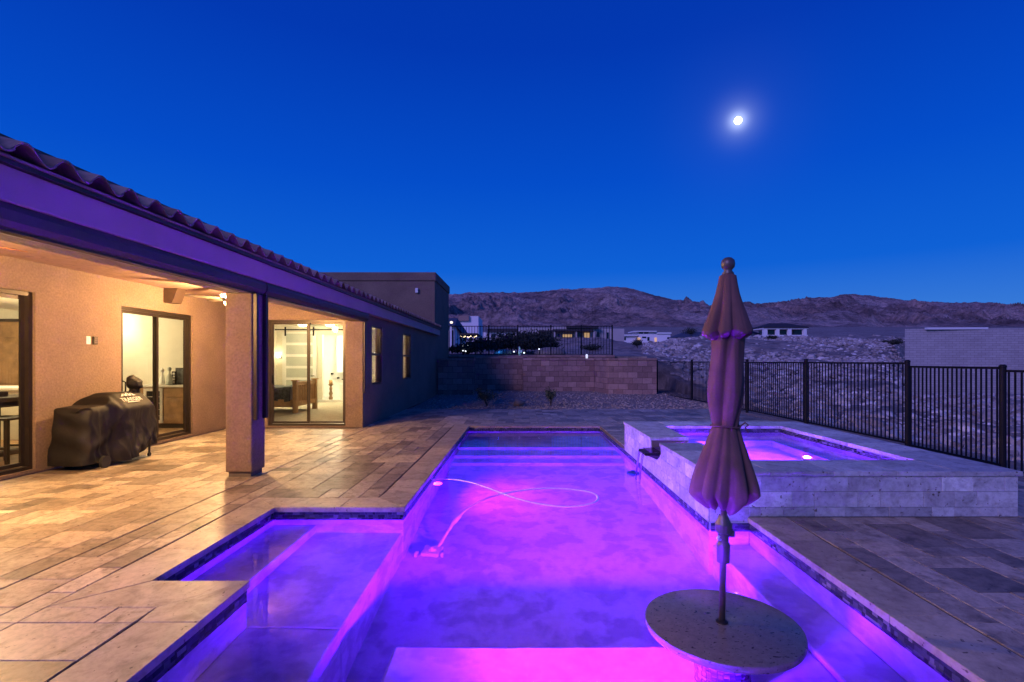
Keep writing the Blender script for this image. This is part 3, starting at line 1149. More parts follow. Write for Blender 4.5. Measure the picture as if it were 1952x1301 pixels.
rects.sort(key=lambda r: -seen_size(r))
rest = MB()
cache = {}
for k, r in enumerate(rects):
    g = 0.003
    x0, x1, y0, y1 = r[0] + g, r[1] - g, r[2] + g, r[3] - g
    if r[4]:
        x1 -= 0.006
    if r[5]:
        x0 += 0.006
    zt = random.uniform(-0.0018, 0.0006)
    if k < 296 and seen_size(r) > 0:
        key = (round(x1 - x0, 3), round(y1 - y0, 3))
        if key not in cache:
            hw, hl = key[0] / 2, key[1] / 2
            m_ = tile_mb(MB(), -hw, hw, -hl, hl, -0.012, 0.0)
            me = bpy.data.meshes.new('paver')
            me.from_pydata(m_.v, [], m_.f)
            me.materials.append(MT['travertine'])
            cache[key] = me
        place('paver', cache[key], ((x0 + x1) / 2, (y0 + y1) / 2, zt), deck)
    else:
        tile_mb(rest, x0, x1, y0, y1, -0.0135, zt)
rest.build('paver_field', 'travertine', deck, kind='stuff', label='smaller and farther pavers of the deck')

# gravel yard beyond the deck
gxs = np.linspace(-3.62, 7.3, 120)
gys = np.linspace(16.03, 25.5, 110)
QX, QY = np.meshgrid(gxs, gys)
QZ = -0.03 + sstep(17.5, 23.0, QY) * 0.11 + (fbm(QX * 2.2, QY * 2.2, 15, 4) - 0.5) * 0.05
struct(grid_mesh('gravel_bed', QX, QY, QZ, 'gravel'))
gxs = np.linspace(6.305, 7.6, 22)
gys = np.linspace(-2.0, 16.0, 120)
QX, QY = np.meshgrid(gxs, gys)
QZ = -0.04 + (fbm(QX * 2.2, QY * 2.2, 15, 4) - 0.5) * 0.04
struct(grid_mesh('gravel_strip', QX, QY, QZ, 'gravel'))


def rock_mb(mb, x, y, z, s, rnd, flat=0.7):
    ph = (1 + 5 ** 0.5) / 2
    vs = [(-1, ph, 0), (1, ph, 0), (-1, -ph, 0), (1, -ph, 0), (0, -1, ph), (0, 1, ph), (0, -1, -ph), (0, 1, -ph), (ph, 0, -1), (ph, 0, 1), (-ph, 0, -1), (-ph, 0, 1)]
    fs = [(0, 11, 5), (0, 5, 1), (0, 1, 7), (0, 7, 10), (0, 10, 11), (1, 5, 9), (5, 11, 4), (11, 10, 2), (10, 7, 6), (7, 1, 8), (3, 9, 4), (3, 4, 2), (3, 2, 6), (3, 6, 8), (3, 8, 9), (4, 9, 5), (2, 4, 11), (6, 2, 10), (8, 6, 7), (9, 8, 1)]
    ca = rnd.uniform(0, 6.28)
    out = []
    for p in vs:
        j = rnd.uniform(0.65, 1.15) * s / 1.9
        X, Y, Zq = p[0] * j, p[1] * j * rnd.uniform(0.7, 1.0), p[2] * j * flat
        out.append((x + X * math.cos(ca) - Y * math.sin(ca), y + X * math.sin(ca) + Y * math.cos(ca), z + Zq))
    mb.add(out, fs)


rr = random.Random(11)
mb = MB()
for _ in range(2600):
    x, y = rr.uniform(-3.4, 7.0), 16.1 + 7.5 * rr.random() ** 1.5
    z = -0.03 + float(sstep(17.5, 23.0, np.array(y))) * 0.11
    rock_mb(mb, x, y, z + 0.005, rr.uniform(0.02, 0.06), rr)
o = mb.build('gravel_stones', 'rock')
o['kind'] = 'stuff'
o['label'] = 'loose gravel stones of the planting bed'

# rubble on the slope beyond the fence
mb = MB()
for _ in range(15000):
    D = 8.5 + 105 * rr.random() ** 1.9
    a = rr.uniform(0.24, 1.05)
    x = a * D
    if x < 7.7:
        continue
    s = rr.uniform(0.05, 0.17) * (0.60 + D / 62) * (2.2 if rr.random() < 0.06 else 1.0)
    rock_mb(mb, x, D, gz(x, D) + s * 0.05, s, rr)
for _ in range(5000):
    D = rr.uniform(8.5, 34)
    x = D * rr.uniform(0.28, 1.05)
    if x < 7.6:
        continue
    s = rr.uniform(0.06, 0.20) * (1.7 if rr.random() < 0.08 else 1.0)
    rock_mb(mb, x, D, gz(x, D) + s * 0.1, s, rr)
o = mb.build('rubble', 'palerock')
o['kind'] = 'stuff'
o['label'] = 'pale rubble strewn over the desert slope beyond the fence'

# ================================================================== house
house = thing('house', 'single storey stucco house with covered patio, tiled eave and tall flat roofed block', 'house', (-5.2, 9.0, 0))
LW = -6.62        # patio side wall face
# --- walls (opening edges butt end to end)
def wall_y(face, th, y0, y1, z0, z1, holes, name='wall', mat='stucco'):
    """wall along y with face at x = face, thickness th to -x; holes (y0,y1,z0,z1)"""
    mb = MB()
    cur = y0
    for h in sorted(holes):
        if h[0] > cur:
            mb.box(face - th, face, cur, h[0], z0, z1)
        if h[2] > z0:
            mb.box(face - th, face, h[0], h[1], z0, h[2])
        mb.box(face - th, face, h[0], h[1], h[3], z1)
        cur = h[1]
    if cur < y1:
        mb.box(face - th, face, cur, y1, z0, z1)
    return mb.build(name, mat, house)


def wall_x(face, th, x0, x1, z0, z1, holes, name='wall', mat='stucco'):
    mb = MB()
    cur = x0
    for h in sorted(holes):
        if h[0] > cur:
            mb.box(cur, h[0], face, face + th, z0, z1)
        if h[2] > z0:
            mb.box(h[0], h[1], face, face + th, z0, h[2])
        mb.box(h[0], h[1], face, face + th, h[3], z1)
        cur = h[1]
    if cur < x1:
        mb.box(cur, x1, face, face + th, z0, z1)
    return mb.build(name, mat, house)


CEIL = 3.05
wall_y(LW, 0.16, 0.6, 11.568, 0.0, CEIL, [(4.2, 6.94, 0.045, 2.45), (8.43, 10.27, 0.045, 2.43)])
wall_x(11.57, 0.20, LW - 0.158, -3.78, 0.0, CEIL, [(-5.765, -3.99, 0.03, 2.45)])
wall_y(-3.60, 0.178, 11.57, 21.28, 0.0, 2.80, [(12.30, 13.20, 0.93, 2.39), (15.55, 16.62, 0.94, 2.37)])
# interior shell of the great room and the bedroom
def shell(x0, x1, y0, y1, z0, z1, mb):
    pass


B(-12.2, LW - 0.165, 0.6, 11.86, -0.02, 0.03).build('room_floor', 'oak', house)
B(-12.2, LW - 0.165, 0.6, 11.86, 2.74, 2.80).build('room_ceiling', 'cream', house)
wall_x(11.86, 0.06, -8.85, LW - 0.165, 0.0, 2.739, [], 'room_wall', 'cream')
wall_x(12.70, 0.06, -12.2, -8.87, 0.0, 2.739, [], 'room_wall', 'cream')
B(-8.87, -8.81, 11.925, 12.699, 0.0, 2.739).build('room_wall', 'cream', house)
B(-12.26, -12.20, 0.6, 12.76, 0.0, 2.739).build('room_wall', 'cream', house)
B(-12.2, LW - 0.165, 0.54, 0.598, 0.0, 2.739).build('room_wall', 'cream', house)
B(-12.2, -8.89, 11.862, 12.698, -0.02, 0.03).build('room_floor', 'oak', house)
B(-12.2, -8.89, 11.862, 12.698, 2.74, 2.80).build('room_ceiling', 'cream', house)
# bedroom
B(-8.80, -3.782, 11.925, 18.2, -0.02, 0.03).build('room_floor', 'carpet', house)
B(-8.80, -3.782, 11.772, 18.2, 2.76, 2.82).build('room_ceiling', 'cream', house)
B(-8.80, -8.74, 11.925, 18.198, 0.031, 2.759).build('room_wall', 'cream', house)
wall_x(18.2, 0.10, -8.80, -3.782, 0.0, 2.82, [(-7.10, -5.75, 0.0, 2.44)], 'room_wall', 'cream')
# bathroom behind
B(-8.0, -4.6, 18.302, 20.6, -0.02, 0.028).build('room_floor', 'counter', house)
B(-8.0, -4.6, 18.302, 20.6, 2.60, 2.66).build('room_ceiling', 'white', house)
B(-8.0, -4.6, 20.6, 20.66, 0.0, 2.66).build('room_wall', 'white', house)
B(-8.06, -8.0, 18.302, 20.66, 0.0, 2.66).build('room_wall', 'white', house)
B(-4.6, -4.54, 18.302, 20.66, 0.0, 2.66).build('room_wall', 'white', house)
mb = MB()
mb.box(-8.81 + 0.09, -3.80, 18.165, 18.198, 0.032, 0.13)
mb.build('baseboard', 'white', house)

# --- patio ceiling, beam, pillars, fascia
B(LW, -3.862, 0.6, 11.568, CEIL, CEIL + 0.05).build('patio_ceiling', 'stucco', house)
B(-3.86, -3.602, 0.6, 11.568, 2.41, CEIL + 0.05).build('beam', 'stucco', house, bevel=0.012, seg=2)


def pillar(y0):
    p = B(-3.86, -3.51, y0, y0 + 0.345, 0.06, 2.405).build('pillar', 'stucco', house, bevel=0.02, seg=3)
    B(-3.83, -3.54, y0 + 0.03, y0 + 0.315, 0.0, 0.059).build('pillar_base', 'grout', p)
    return p


pillar(6.64)
fas = B(-3.60, -3.45, 0.6, 21.70, 2.592, 2.83).build('fascia', 'fascia', house, bevel=0.008, seg=2)
B(-3.62, -3.405, 0.6, 21.74, 2.832, 2.885).build('drip_edge', 'bronze', house)
# roller screen cassettes and guide rails
for y0, y1 in ((1.95, 6.92), (6.95, 11.62)):
    mb = MB()
    prof_c = [(-3.601, 2.40), (-3.56, 2.395), (-3.49, 2.43), (-3.462, 2.47), (-3.458, 2.54), (-3.475, 2.590), (-3.601, 2.590)]
    n = len(prof_c)
    vs = [(x, y0, z) for x, z in prof_c] + [(x, y1, z) for x, z in prof_c]
    fs = [tuple(range(n)), tuple(range(2 * n - 1, n - 1, -1))] + [((i + 1) % n, i, n + i, n + (i + 1) % n) for i in range(n)]
    mb.add(vs, fs)
    ca = mb.build('screen_cassette', 'screen', house, fixn=True)
    B(-3.545, -3.50, y0 + 0.02, y1 - 0.02, 2.402, 2.418).build('bottom_bar', 'bronze', ca)
for yy, x0 in ((6.66, -3.508), (6.90, -3.508)):
    B(x0, x0 + 0.055, yy, yy + 0.06, 0.74, 2.42).build('guide_rail', 'bronze', house, bevel=0.006)
B(-3.598, -3.555, 11.60, 11.68, 0.78, 2.40).build('guide_rail', 'bronze', house, bevel=0.006)

# --- roof: S tiles, three courses modelled, the field beyond them one sheet
PITCH = 0.30
roof = MB()
rx0, rz0 = -3.40, 2.895
roof.add([(rx0 + 0.01, 0.6, rz0 - 0.012), (rx0 + 0.01, 21.7, rz0 - 0.012), (-7.6, 21.7, rz0 + (rx0 + 7.6) * PITCH * 1.0), (-7.6, 0.6, rz0 + (rx0 + 7.6) * PITCH),
          (-11.8, 21.7, rz0 - 0.012), (-11.8, 0.6, rz0 - 0.012), (rx0 + 0.01, 0.6, rz0 - 0.03), (rx0 + 0.01, 21.7, rz0 - 0.03), (-11.8, 21.7, rz0 - 0.03), (-11.8, 0.6, rz0 - 0.03)],
         [(0, 1, 2, 3), (3, 2, 4, 5), (0, 6, 7, 1), (1, 7, 8, 4, 2), (0, 3, 5, 9, 6), (4, 8, 9, 5), (6, 9, 8, 7)])
roof = roof.build('roof', 'roof_tile', house, fixn=True)


def tile_mesh():
    n = 14
    prof_t = []
    for k in range(n + 1):
        u = k / n
        y = -0.155 + 0.335 * u
        z = 0.045 + 0.052 * math.cos(2 * math.pi * (u * 1.04 - 0.35))
        prof_t.append((y, z))
    L = 0.43
    th = 0.016
    vs = []
    for x, lift in ((0.0, 0.022), (-L, 0.0)):
        zz = -x * PITCH + lift
        vs += [(x, y, z + zz) for y, z in prof_t]
        vs += [(x, y, z + zz - th) for y, z in prof_t]
    m = n + 1
    fs = []
    for k in range(n):
        fs.append((k, k + 1, 2 * m + k + 1, 2 * m + k))
        fs.append((m + k + 1, m + k, 3 * m + k, 3 * m + k + 1))
        fs.append((k + 1, k, m + k, m + k + 1))
    fs.append((0, 2 * m, 3 * m, m))
    fs.append((n, m + n, 3 * m + n, 2 * m + n))
    me = bpy.data.meshes.new('roof_tile')
    me.from_pydata(vs, [], fs)
    me.materials.append(MT['roof_tile'])
    bm = bmesh.new()
    bm.from_mesh(me)
    bmesh.ops.recalc_face_normals(bm, faces=bm.faces)
    bm.to_mesh(me)
    bm.free()
    for p in me.polygons:
        p.use_smooth = True
    me.set_sharp_from_angle(angle=R(50))
    return me


tm = tile_mesh()
for row in range(3):
    for k in range(66):
        y = 1.35 + 0.31 * k
        x = rx0 + 0.03 - row * 0.36
        place('roof_tile', tm, (x + random.uniform(-0.006, 0.006), y, rz0 - 0.004 + row * 0.36 * PITCH), roof)

# --- tall flat roofed block at the end
B(-12.0, -3.60, 21.30, 25.4, 0.0, 5.02).build('tall_block', 'stucco', house, bevel=0.02, seg=2)
B(-12.05, -3.555, 21.25, 25.45, 4.86, 5.22).build('parapet', 'stucco', house, bevel=0.03, seg=2)
p_ = P(794, 554, 21.2)
wl = B(p_[0] - 0.06, p_[0] + 0.06, 21.20, 21.298, p_[2] - 0.10, p_[2] + 0.10).build('wall_lamp', 'white', house, bevel=0.02, seg=2)

# --- sliding doors
def slider_y(x, y0, y1, z0, z1, mid=None, handle=True):
    """sliding door in a wall along y (patio side wall); x is the outer frame face"""
    root = MB()
    f = 0.055
    d = 0.09
    root.box(x - d, x, y0 + 0.001, y0 + f, z0 + 0.001, z1 - 0.001)
    root.box(x - d, x, y1 - f, y1 - 0.001, z0 + 0.001, z1 - 0.001)
    root.box(x - d, x, y0 + f, y1 - f, z1 - f, z1 - 0.001)
    root.box(x - d, x, y0 + f, y1 - f, z0 + 0.001, z0 + f * 0.8)
    door = root.build('sliding_door', 'bronze', house)
    mid = mid or (y0 + y1) / 2
    for k, (a, b) in enumerate(((y0 + f, mid + 0.03), (mid - 0.03, y1 - f))):
        xs_ = x - 0.018 - 0.04 * k
        s = 0.05
        m_ = MB()
        m_.box(xs_ - 0.03, xs_, a, a + s, z0 + f, z1 - f)
        m_.box(xs_ - 0.03, xs_, b - s, b, z0 + f, z1 - f)
        m_.box(xs_ - 0.03, xs_, a + s, b - s, z1 - f - s, z1 - f)
        m_.box(xs_ - 0.03, xs_, a + s, b - s, z0 + f, z0 + f + s)
        m_.build('sash', 'bronze', door)
        B(xs_ - 0.018, xs_ - 0.012, a + s, b - s, z0 + f + s, z1 - f - s).build('pane', 'glass', door)
    if handle:
        hy = y0 + f + 0.025
        MB().tube([(x, hy, 0.98), (x + 0.045, hy, 1.0), (x + 0.05, hy, 1.08), (x + 0.045, hy, 1.16), (x, hy, 1.18)], 0.011, 8).build('handle', 'black', door)
    return door


slider_y(LW - 0.04, 4.2, 6.94, 0.045, 2.45, handle=False)
slider_y(LW - 0.04, 8.43, 10.27, 0.045, 2.43)
# back door, along x
x0, x1, z0, z1, y = -5.765, -3.99, 0.03, 2.45, 11.64
f, s = 0.055, 0.045
m_ = MB()
m_.box(x0 + 0.001, x0 + f, y, y + 0.09, z0 + 0.001, z1 - 0.001)
m_.box(x1 - f, x1 - 0.001, y, y + 0.09, z0 + 0.001, z1 - 0.001)
m_.box(x0 + f, x1 - f, y, y + 0.09, z1 - f, z1 - 0.001)
m_.box(x0 + f, x1 - f, y, y + 0.09, z0 + 0.001, z0 + f * 0.8)
door = m_.build('sliding_door', 'bronze', house)
mid = (x0 + x1) / 2
for k, (a, b) in enumerate(((x0 + f, mid + 0.04), (mid - 0.04, x1 - f))):
    ys_ = y + 0.015 + 0.04 * k
    m_ = MB()
    m_.box(a, a + s, ys_, ys_ + 0.03, z0 + f, z1 - f)
    m_.box(b - s, b, ys_, ys_ + 0.03, z0 + f, z1 - f)
    m_.box(a + s, b - s, ys_, ys_ + 0.03, z1 - f - s, z1 - f)
    m_.box(a + s, b - s, ys_, ys_ + 0.03, z0 + f, z0 + f + s)
    m_.build('sash', 'bronze', door)
    B(a + s, b - s, ys_ + 0.012, ys_ + 0.018, z0 + f + s, z1 - f - s).build('pane', 'glass', door)
MB().tube([(x0 + 0.08, y, 1.0), (x0 + 0.10, y - 0.05, 1.02), (x0 + 0.105, y - 0.055, 1.1), (x0 + 0.10, y - 0.05, 1.18), (x0 + 0.08, y, 1.2)], 0.013, 8).build('handle', 'black', door)


# --- single hung windows in the side wall
def hung_window(y0, y1, z0, z1):
    x = -3.625
    f = 0.045
    m_ = MB()
    m_.box(x - 0.09, x, y0 + 0.001, y0 + f, z0 + 0.001, z1 - 0.001)
    m_.box(x - 0.09, x, y1 - f, y1 - 0.001, z0 + 0.001, z1 - 0.001)
    m_.box(x - 0.09, x, y0 + f, y1 - f, z1 - f, z1 - 0.001)
    m_.box(x - 0.09, x, y0 + f, y1 - f, z0 + 0.001, z0 + f)
    zm = (z0 + z1) / 2 + 0.02
    m_.box(x - 0.06, x - 0.005, y0 + f, y1 - f, zm - 0.025, zm + 0.025)
    w = m_.build('window', 'bronze', house)
    B(x - 0.032, x - 0.028, y0 + f, y1 - f, zm + 0.025, z1 - f).build('pane', 'glass', w)
    B(x - 0.052, x - 0.048, y0 + f, y1 - f, z0 + f, zm - 0.025).build('pane', 'glass', w)
    m_ = MB()
    k = z0 + 0.06
    while k < z1 - 0.06:
        m_.add([(x - 0.16, y0 + 0.05, k), (x - 0.16, y1 - 0.05, k), (x - 0.115, y1 - 0.05, k + 0.022), (x - 0.115, y0 + 0.05, k + 0.022)], [(0, 1, 2, 3)])
        m_.add([(x - 0.16, y0 + 0.05, k + 0.003), (x - 0.16, y1 - 0.05, k + 0.003), (x - 0.115, y1 - 0.05, k + 0.025), (x - 0.115, y0 + 0.05, k + 0.025)], [(3, 2, 1, 0)])
        k += 0.048
    m_.build('blind', 'white', w, kind='stuff')


hung_window(12.30, 13.20, 0.93, 2.39)
hung_window(15.55, 16.62, 0.94, 2.37)

# timber corbel under the patio ceiling
co = MB().add([(LW, 9.42, CEIL - 0.002), (LW, 9.68, CEIL - 0.002), (LW + 0.34, 9.68, CEIL - 0.002), (LW + 0.34, 9.42, CEIL - 0.002),
               (LW, 9.42, 2.60), (LW, 9.68, 2.60), (LW + 0.16, 9.68, 2.60), (LW + 0.16, 9.42, 2.60)],
              [(0, 1, 2, 3), (4, 7, 6, 5), (0, 4, 5, 1), (1, 5, 6, 2), (2, 6, 7, 3), (3, 7, 4, 0)])
co.build('corbel', 'darkoak', house, fixn=True)

# switch plates on the wall between the doors
p_ = [( -993 + px) for px in (168, 180)]
yA = LW * FOC / (168 - 993.0)
yB = LW * FOC / (180.5 - 993.0)
zA = H + (688 - 649) * yA / FOC
t_ = thing('light_switch', 'white light switch plate on the patio wall beside a dark keypad', 'light switch', (LW, yA, zA))
B(LW, LW + 0.008, yA - 0.037, yA + 0.037, zA - 0.06, zA + 0.06).build('plate', 'white', t_, bevel=0.003)
B(LW + 0.0081, LW + 0.014, yA - 0.012, yA + 0.012, zA - 0.03, zA + 0.03).build('rocker', 'white', t_, bevel=0.002)
t_ = thing('keypad', 'small dark keypad on the patio wall right of the white switch', 'keypad', (LW, yB, zA))
B(LW, LW + 0.018, yB - 0.042, yB + 0.042, zA - 0.062, zA + 0.062).build('casing', 'bronze', t_, bevel=0.004)
for i in range(3):
    B(LW + 0.0181, LW + 0.024, yB - 0.028, yB + 0.028, zA - 0.045 + 0.034 * i, zA - 0.02 + 0.034 * i).build('button', 'screen', t_, bevel=0.002)


# --- ceiling fans with light kits
def fan(x, y, z, a0, label, energy):
    t = thing('ceiling_fan', label, 'ceiling fan', (x, y, CEIL), 'ceiling fans on the patio')
    MB().tube([(x, y, CEIL), (x, y, z + 0.10)], 0.014, 10).build('downrod', 'black', t)
    MB().lathe([(0.03, z + 0.12), (0.10, z + 0.09), (0.115, z + 0.03), (0.09, z - 0.03)], x, y, 20).build('motor', 'black', t, smooth=True)
    for k in range(5):
        a = a0 + 2 * math.pi * k / 5
        ca, sa = math.cos(a), math.sin(a)
        pts = []
        for r, w in ((0.14, 0.035), (0.24, 0.062), (0.45, 0.068), (0.60, 0.062), (0.66, 0.045), (0.675, 0.02)):
            pts.append((r, w))
        prof_b = [(r, w) for r, w in pts] + [(r, -w) for r, w in pts[::-1]]
        nb = len(prof_b)
        vs = []
        for zz in (z + 0.028, z + 0.036):
            for r, w in prof_b:
                vs.append((x + ca * r - sa * w, y + sa * r + ca * w, zz + w * 0.2))
        fs = [tuple(range(nb - 1, -1, -1)), tuple(range(nb, 2 * nb))] + [(i, (i + 1) % nb, nb + (i + 1) % nb, nb + i) for i in range(nb)]
        MB().add(vs, fs).build('blade', 'pine' if y < 6 else 'darkwood', t)
    MB().lathe([(0.085, z - 0.03), (0.085, z - 0.055), (0.06, z - 0.085), (0.01, z - 0.098)], x, y, 20).build('lamp_bowl', 'fanlight', t, smooth=True)
    lamp('fan_lamp', 'POINT', (x, y, z - 0.20), energy, (1.0, 0.585, 0.235), 0.07)


FAN_E = 560
fan(-5.25, 4.55, 2.60, R(72), 'near patio ceiling fan with a pale wooden blade tip', FAN_E)
fan(-5.22, 9.1, 2.60, R(5), 'far patio ceiling fan with dark blades behind the pillar', FAN_E)

# ================================================================== interiors
# wet bar
bar = thing('wet_bar', 'wooden wet bar cabinet with pale counter and built in wine fridge behind the door', 'bar cabinet', (-7.8, 11.5, 0.03))
B(-8.62, -6.80, 11.22, 11.858, 0.13, 0.93).build('carcass', 'oak', bar)
B(-8.60, -6.82, 11.28, 11.85, 0.031, 0.129).build('plinth', 'darkwood', bar)
B(-8.64, -6.79, 11.18, 11.858, 0.932, 0.975).build('countertop', 'counter', bar, bevel=0.004)
for xa, xb in ((-7.86, -7.36), (-7.34, -6.84)):
    B(xa, xb, 11.196, 11.2195, 0.72, 0.91).build('drawer', 'oak', bar, bevel=0.004)
    d_ = B(xa, xb, 11.196, 11.2195, 0.15, 0.70).build('cabinet_door', 'oak', bar, bevel=0.004)
    B(xa + 0.07, xb - 0.07, 11.190, 11.1955, 0.22, 0.63).build('panel', 'oak', d_, bevel=0.003)
fr_ = MB()
fr_.box(-8.30, -8.24, 11.185, 11.2195, 0.15, 0.91)
fr_.box(-7.94, -7.88, 11.185, 11.2195, 0.15, 0.91)
fr_.box(-8.24, -7.94, 11.185, 11.2195, 0.85, 0.91)
fr_.box(-8.24, -7.94, 11.185, 11.2195, 0.15, 0.21)
wf = fr_.build('wine_fridge', 'counter', bar)
B(-8.24, -7.94, 11.205, 11.2185, 0.21, 0.85).build('pane', 'farglass', wf)
for k in range(4):
    B(-8.235, -7.945, 11.196, 11.204, 0.30 + 0.14 * k, 0.31 + 0.14 * k).build('shelf', 'counter', wf)


def bottle(x, y, z, prof_, mat, label, name='bottle'):
    return tag(MB().lathe([(r, z + h) for r, h in prof_], x, y, 14).build(name, mat, smooth=True), label, 'bottle')


ZC = 0.976
bx = P(309, 700, 11.55)[0]
bottle(bx, 11.55, ZC, [(0.055, 0), (0.062, 0.03), (0.055, 0.12), (0.04, 0.20), (0.022, 0.25), (0.022, 0.27), (0.042, 0.30), (0.045, 0.34), (0.02, 0.375), (0.005, 0.38)], 'white', 'white patterned ceramic decanter with round stopper on the bar')
bottle(P(323, 700, 11.5)[0], 11.5, ZC, [(0.06, 0), (0.06, 0.15), (0.05, 0.20), (0.02, 0.26), (0.02, 0.31), (0.04, 0.33), (0.04, 0.38), (0.01, 0.40)], 'frost', 'clear bottle with dark stopper on the bar')
bx = P(332, 700, 11.6)[0]
fr_ = thing('sign_board', 'small dark upright sign with pale letters on the bar', 'sign', (bx, 11.6, ZC))
B(bx - 0.05, bx + 0.05, 11.59, 11.61, ZC, ZC + 0.30).build('board', 'black', fr_)
for k in range(4):
    B(bx - 0.02 - 0.006 * (k % 2), bx + 0.022, 11.585, 11.5895, ZC + 0.03 + 0.065 * k, ZC + 0.075 + 0.065 * k).build('letter', 'print', fr_)
bx = P(345, 700, 11.65)[0]
fr_ = thing('framed_picture', 'dark grey framed picture leaning at the right end of the bar', 'picture', (bx, 11.65, ZC))
B(bx - 0.13, bx + 0.13, 11.65, 11.68, ZC, ZC + 0.38).build('frame', 'darkwood', fr_, bevel=0.004)
B(bx - 0.11, bx + 0.11, 11.643, 11.6495, ZC + 0.02, ZC + 0.36).build('print', 'blanket', fr_)

# kitchen pantry
pan = thing('pantry_cabinet', 'tall knotty wood pantry cabinet seen through the left door', 'cabinet', (-11.2, 11.2, 0.03))
B(-12.19, -10.30, 10.95, 11.55, 0.031, 2.36).build('carcass', 'oak', pan)
B(-12.195, -10.27, 10.92, 11.55, 2.362, 2.42).build('crown', 'darkwood', pan, bevel=0.008)
for k in range(4):
    xa = -12.17 + 0.465 * k
    for z0, z1 in ((0.15, 1.02), (1.04, 2.0), (2.02, 2.33)):
        d_ = MB()
        d_.box(xa, xa + 0.07, 10.925, 10.9495, z0, z1)
        d_.box(xa + 0.38, xa + 0.45, 10.925, 10.9495, z0, z1)
        d_.box(xa + 0.07, xa + 0.38, 10.925, 10.9495, z1 - 0.07, z1)
        d_.box(xa + 0.07, xa + 0.38, 10.925, 10.9495, z0, z0 + 0.07)
        d_ = d_.build('cabinet_door', 'oak', pan)
        B(xa + 0.07, xa + 0.38, 10.937, 10.9495, z0 + 0.07, z1 - 0.07).build('panel', 'oak', d_)
isl = thing('kitchen_island', 'kitchen island with a white counter in front of the pantry', 'kitchen island', (-10.2, 10.0, 0.03))
B(-11.6, -9.4, 9.6, 10.4, 0.031, 0.96).build('base', 'cream', isl)
B(-11.65, -9.35, 9.55, 10.45, 0.962, 1.01).build('countertop', 'white', isl, bevel=0.005)
# pub table and stool
tb = thing('pub_table', 'dark wood pub table by the left door', 'table', (-8.35, 7.9, 0.03))
B(-9.3, -7.75, 7.5, 8.5, 0.90, 0.96).build('tabletop', 'darkwood', tb, bevel=0.006)
B(-9.1, -7.95, 7.62, 8.38, 0.80, 0.899).build('apron', 'darkwood', tb)
B(-8.7, -8.3, 7.85, 8.15, 0.12, 0.799).build('pedestal', 'darkwood', tb, bevel=0.03)
B(-8.95, -8.05, 7.7, 8.3, 0.031, 0.119).build('foot', 'darkwood', tb, bevel=0.02)
st = thing('bar_stool', 'dark wooden bar stool pulled up to the pub table', 'stool', (-7.55, 7.45, 0.03))
B(-7.75, -7.32, 7.25, 7.66, 0.66, 0.70).build('seat', 'darkwood', st, bevel=0.012, seg=2)
for sx in (-7.72, -7.39):
    for sy in (7.28, 7.59):
        B(sx, sx + 0.04, sy, sy + 0.04, 0.031, 0.659).build('leg', 'darkwood', st)
for sy in (7.29, 7.60):
    B(-7.68, -7.39, sy, sy + 0.02, 0.24, 0.27).build('stretcher', 'darkwood', st)
lb = B(-8.7, -8.05, 7.65, 8.0, 0.961, 1.04).build('serving_tray', 'darkwood', bevel=0.01)
tag(lb, 'dark scalloped tray lying on the pub table', 'tray')

# bed
bed = thing('bed', 'pine bed with slatted footboard and grey throw blanket', 'bed', (-7.5, 15.1, 0.03))
fxp = -6.40
for sy in (14.38, 15.74):
    p = B(fxp - 0.06, fxp + 0.06, sy, sy + 0.12, 0.031, 0.94).build('post', 'pine', bed, bevel=0.008)
    B(fxp - 0.09, fxp + 0.09, sy - 0.03, sy + 0.15, 0.941, 0.975).build('post_cap', 'pine', p, bevel=0.006)
B(fxp - 0.035, fxp + 0.035, 14.501, 15.739, 0.82, 0.92).build('top_rail', 'pine', bed, bevel=0.006)
B(fxp - 0.035, fxp + 0.035, 14.501, 15.739, 0.22, 0.36).build('bottom_rail', 'pine', bed, bevel=0.006)
for k in range(10):
    yy = 14.56 + 0.118 * k
    B(fxp - 0.012, fxp + 0.012, yy, yy + 0.055, 0.361, 0.819).build('slat', 'pine', bed)
for sy in (14.42, 15.79):
    B(-8.6, fxp - 0.061, sy, sy + 0.035, 0.20, 0.42).build('side_rail', 'pine', bed)
B(-8.7, fxp - 0.07, 14.46, 15.78, 0.30, 0.72).build('mattress', 'white', bed, bevel=0.05, seg=3)
bl = MB()
n = 26
vs = []
for iu in range(n + 1):
    u = iu / n
    x = -8.1 + u * (8.1 - 6.52)
    for iv in range(15):
        v = iv / 14
        s_ = v * 1.95 - 0.36
        if s_ < 0:
            y, z = 14.43 - 0.025 * math.sin(u * 21) - 0.02, 0.755 + s_ * (1.0 + 0.12 * math.sin(u * 9))
        else:
            y, z = 14.43 + s_, 0.765 + 0.012 * math.sin(u * 13 + v * 5)
        vs.append((x, y if s_ < 1.33 else 15.80, z if s_ < 1.33 else 0.765 - (s_ - 1.33)))
fs = [(i * 15 + j, (i + 1) * 15 + j, (i + 1) * 15 + j + 1, i * 15 + j + 1) for i in range(n) for j in range(14)]
o = bl.add(vs, fs).build('blanket', 'blanket', bed, smooth=True)

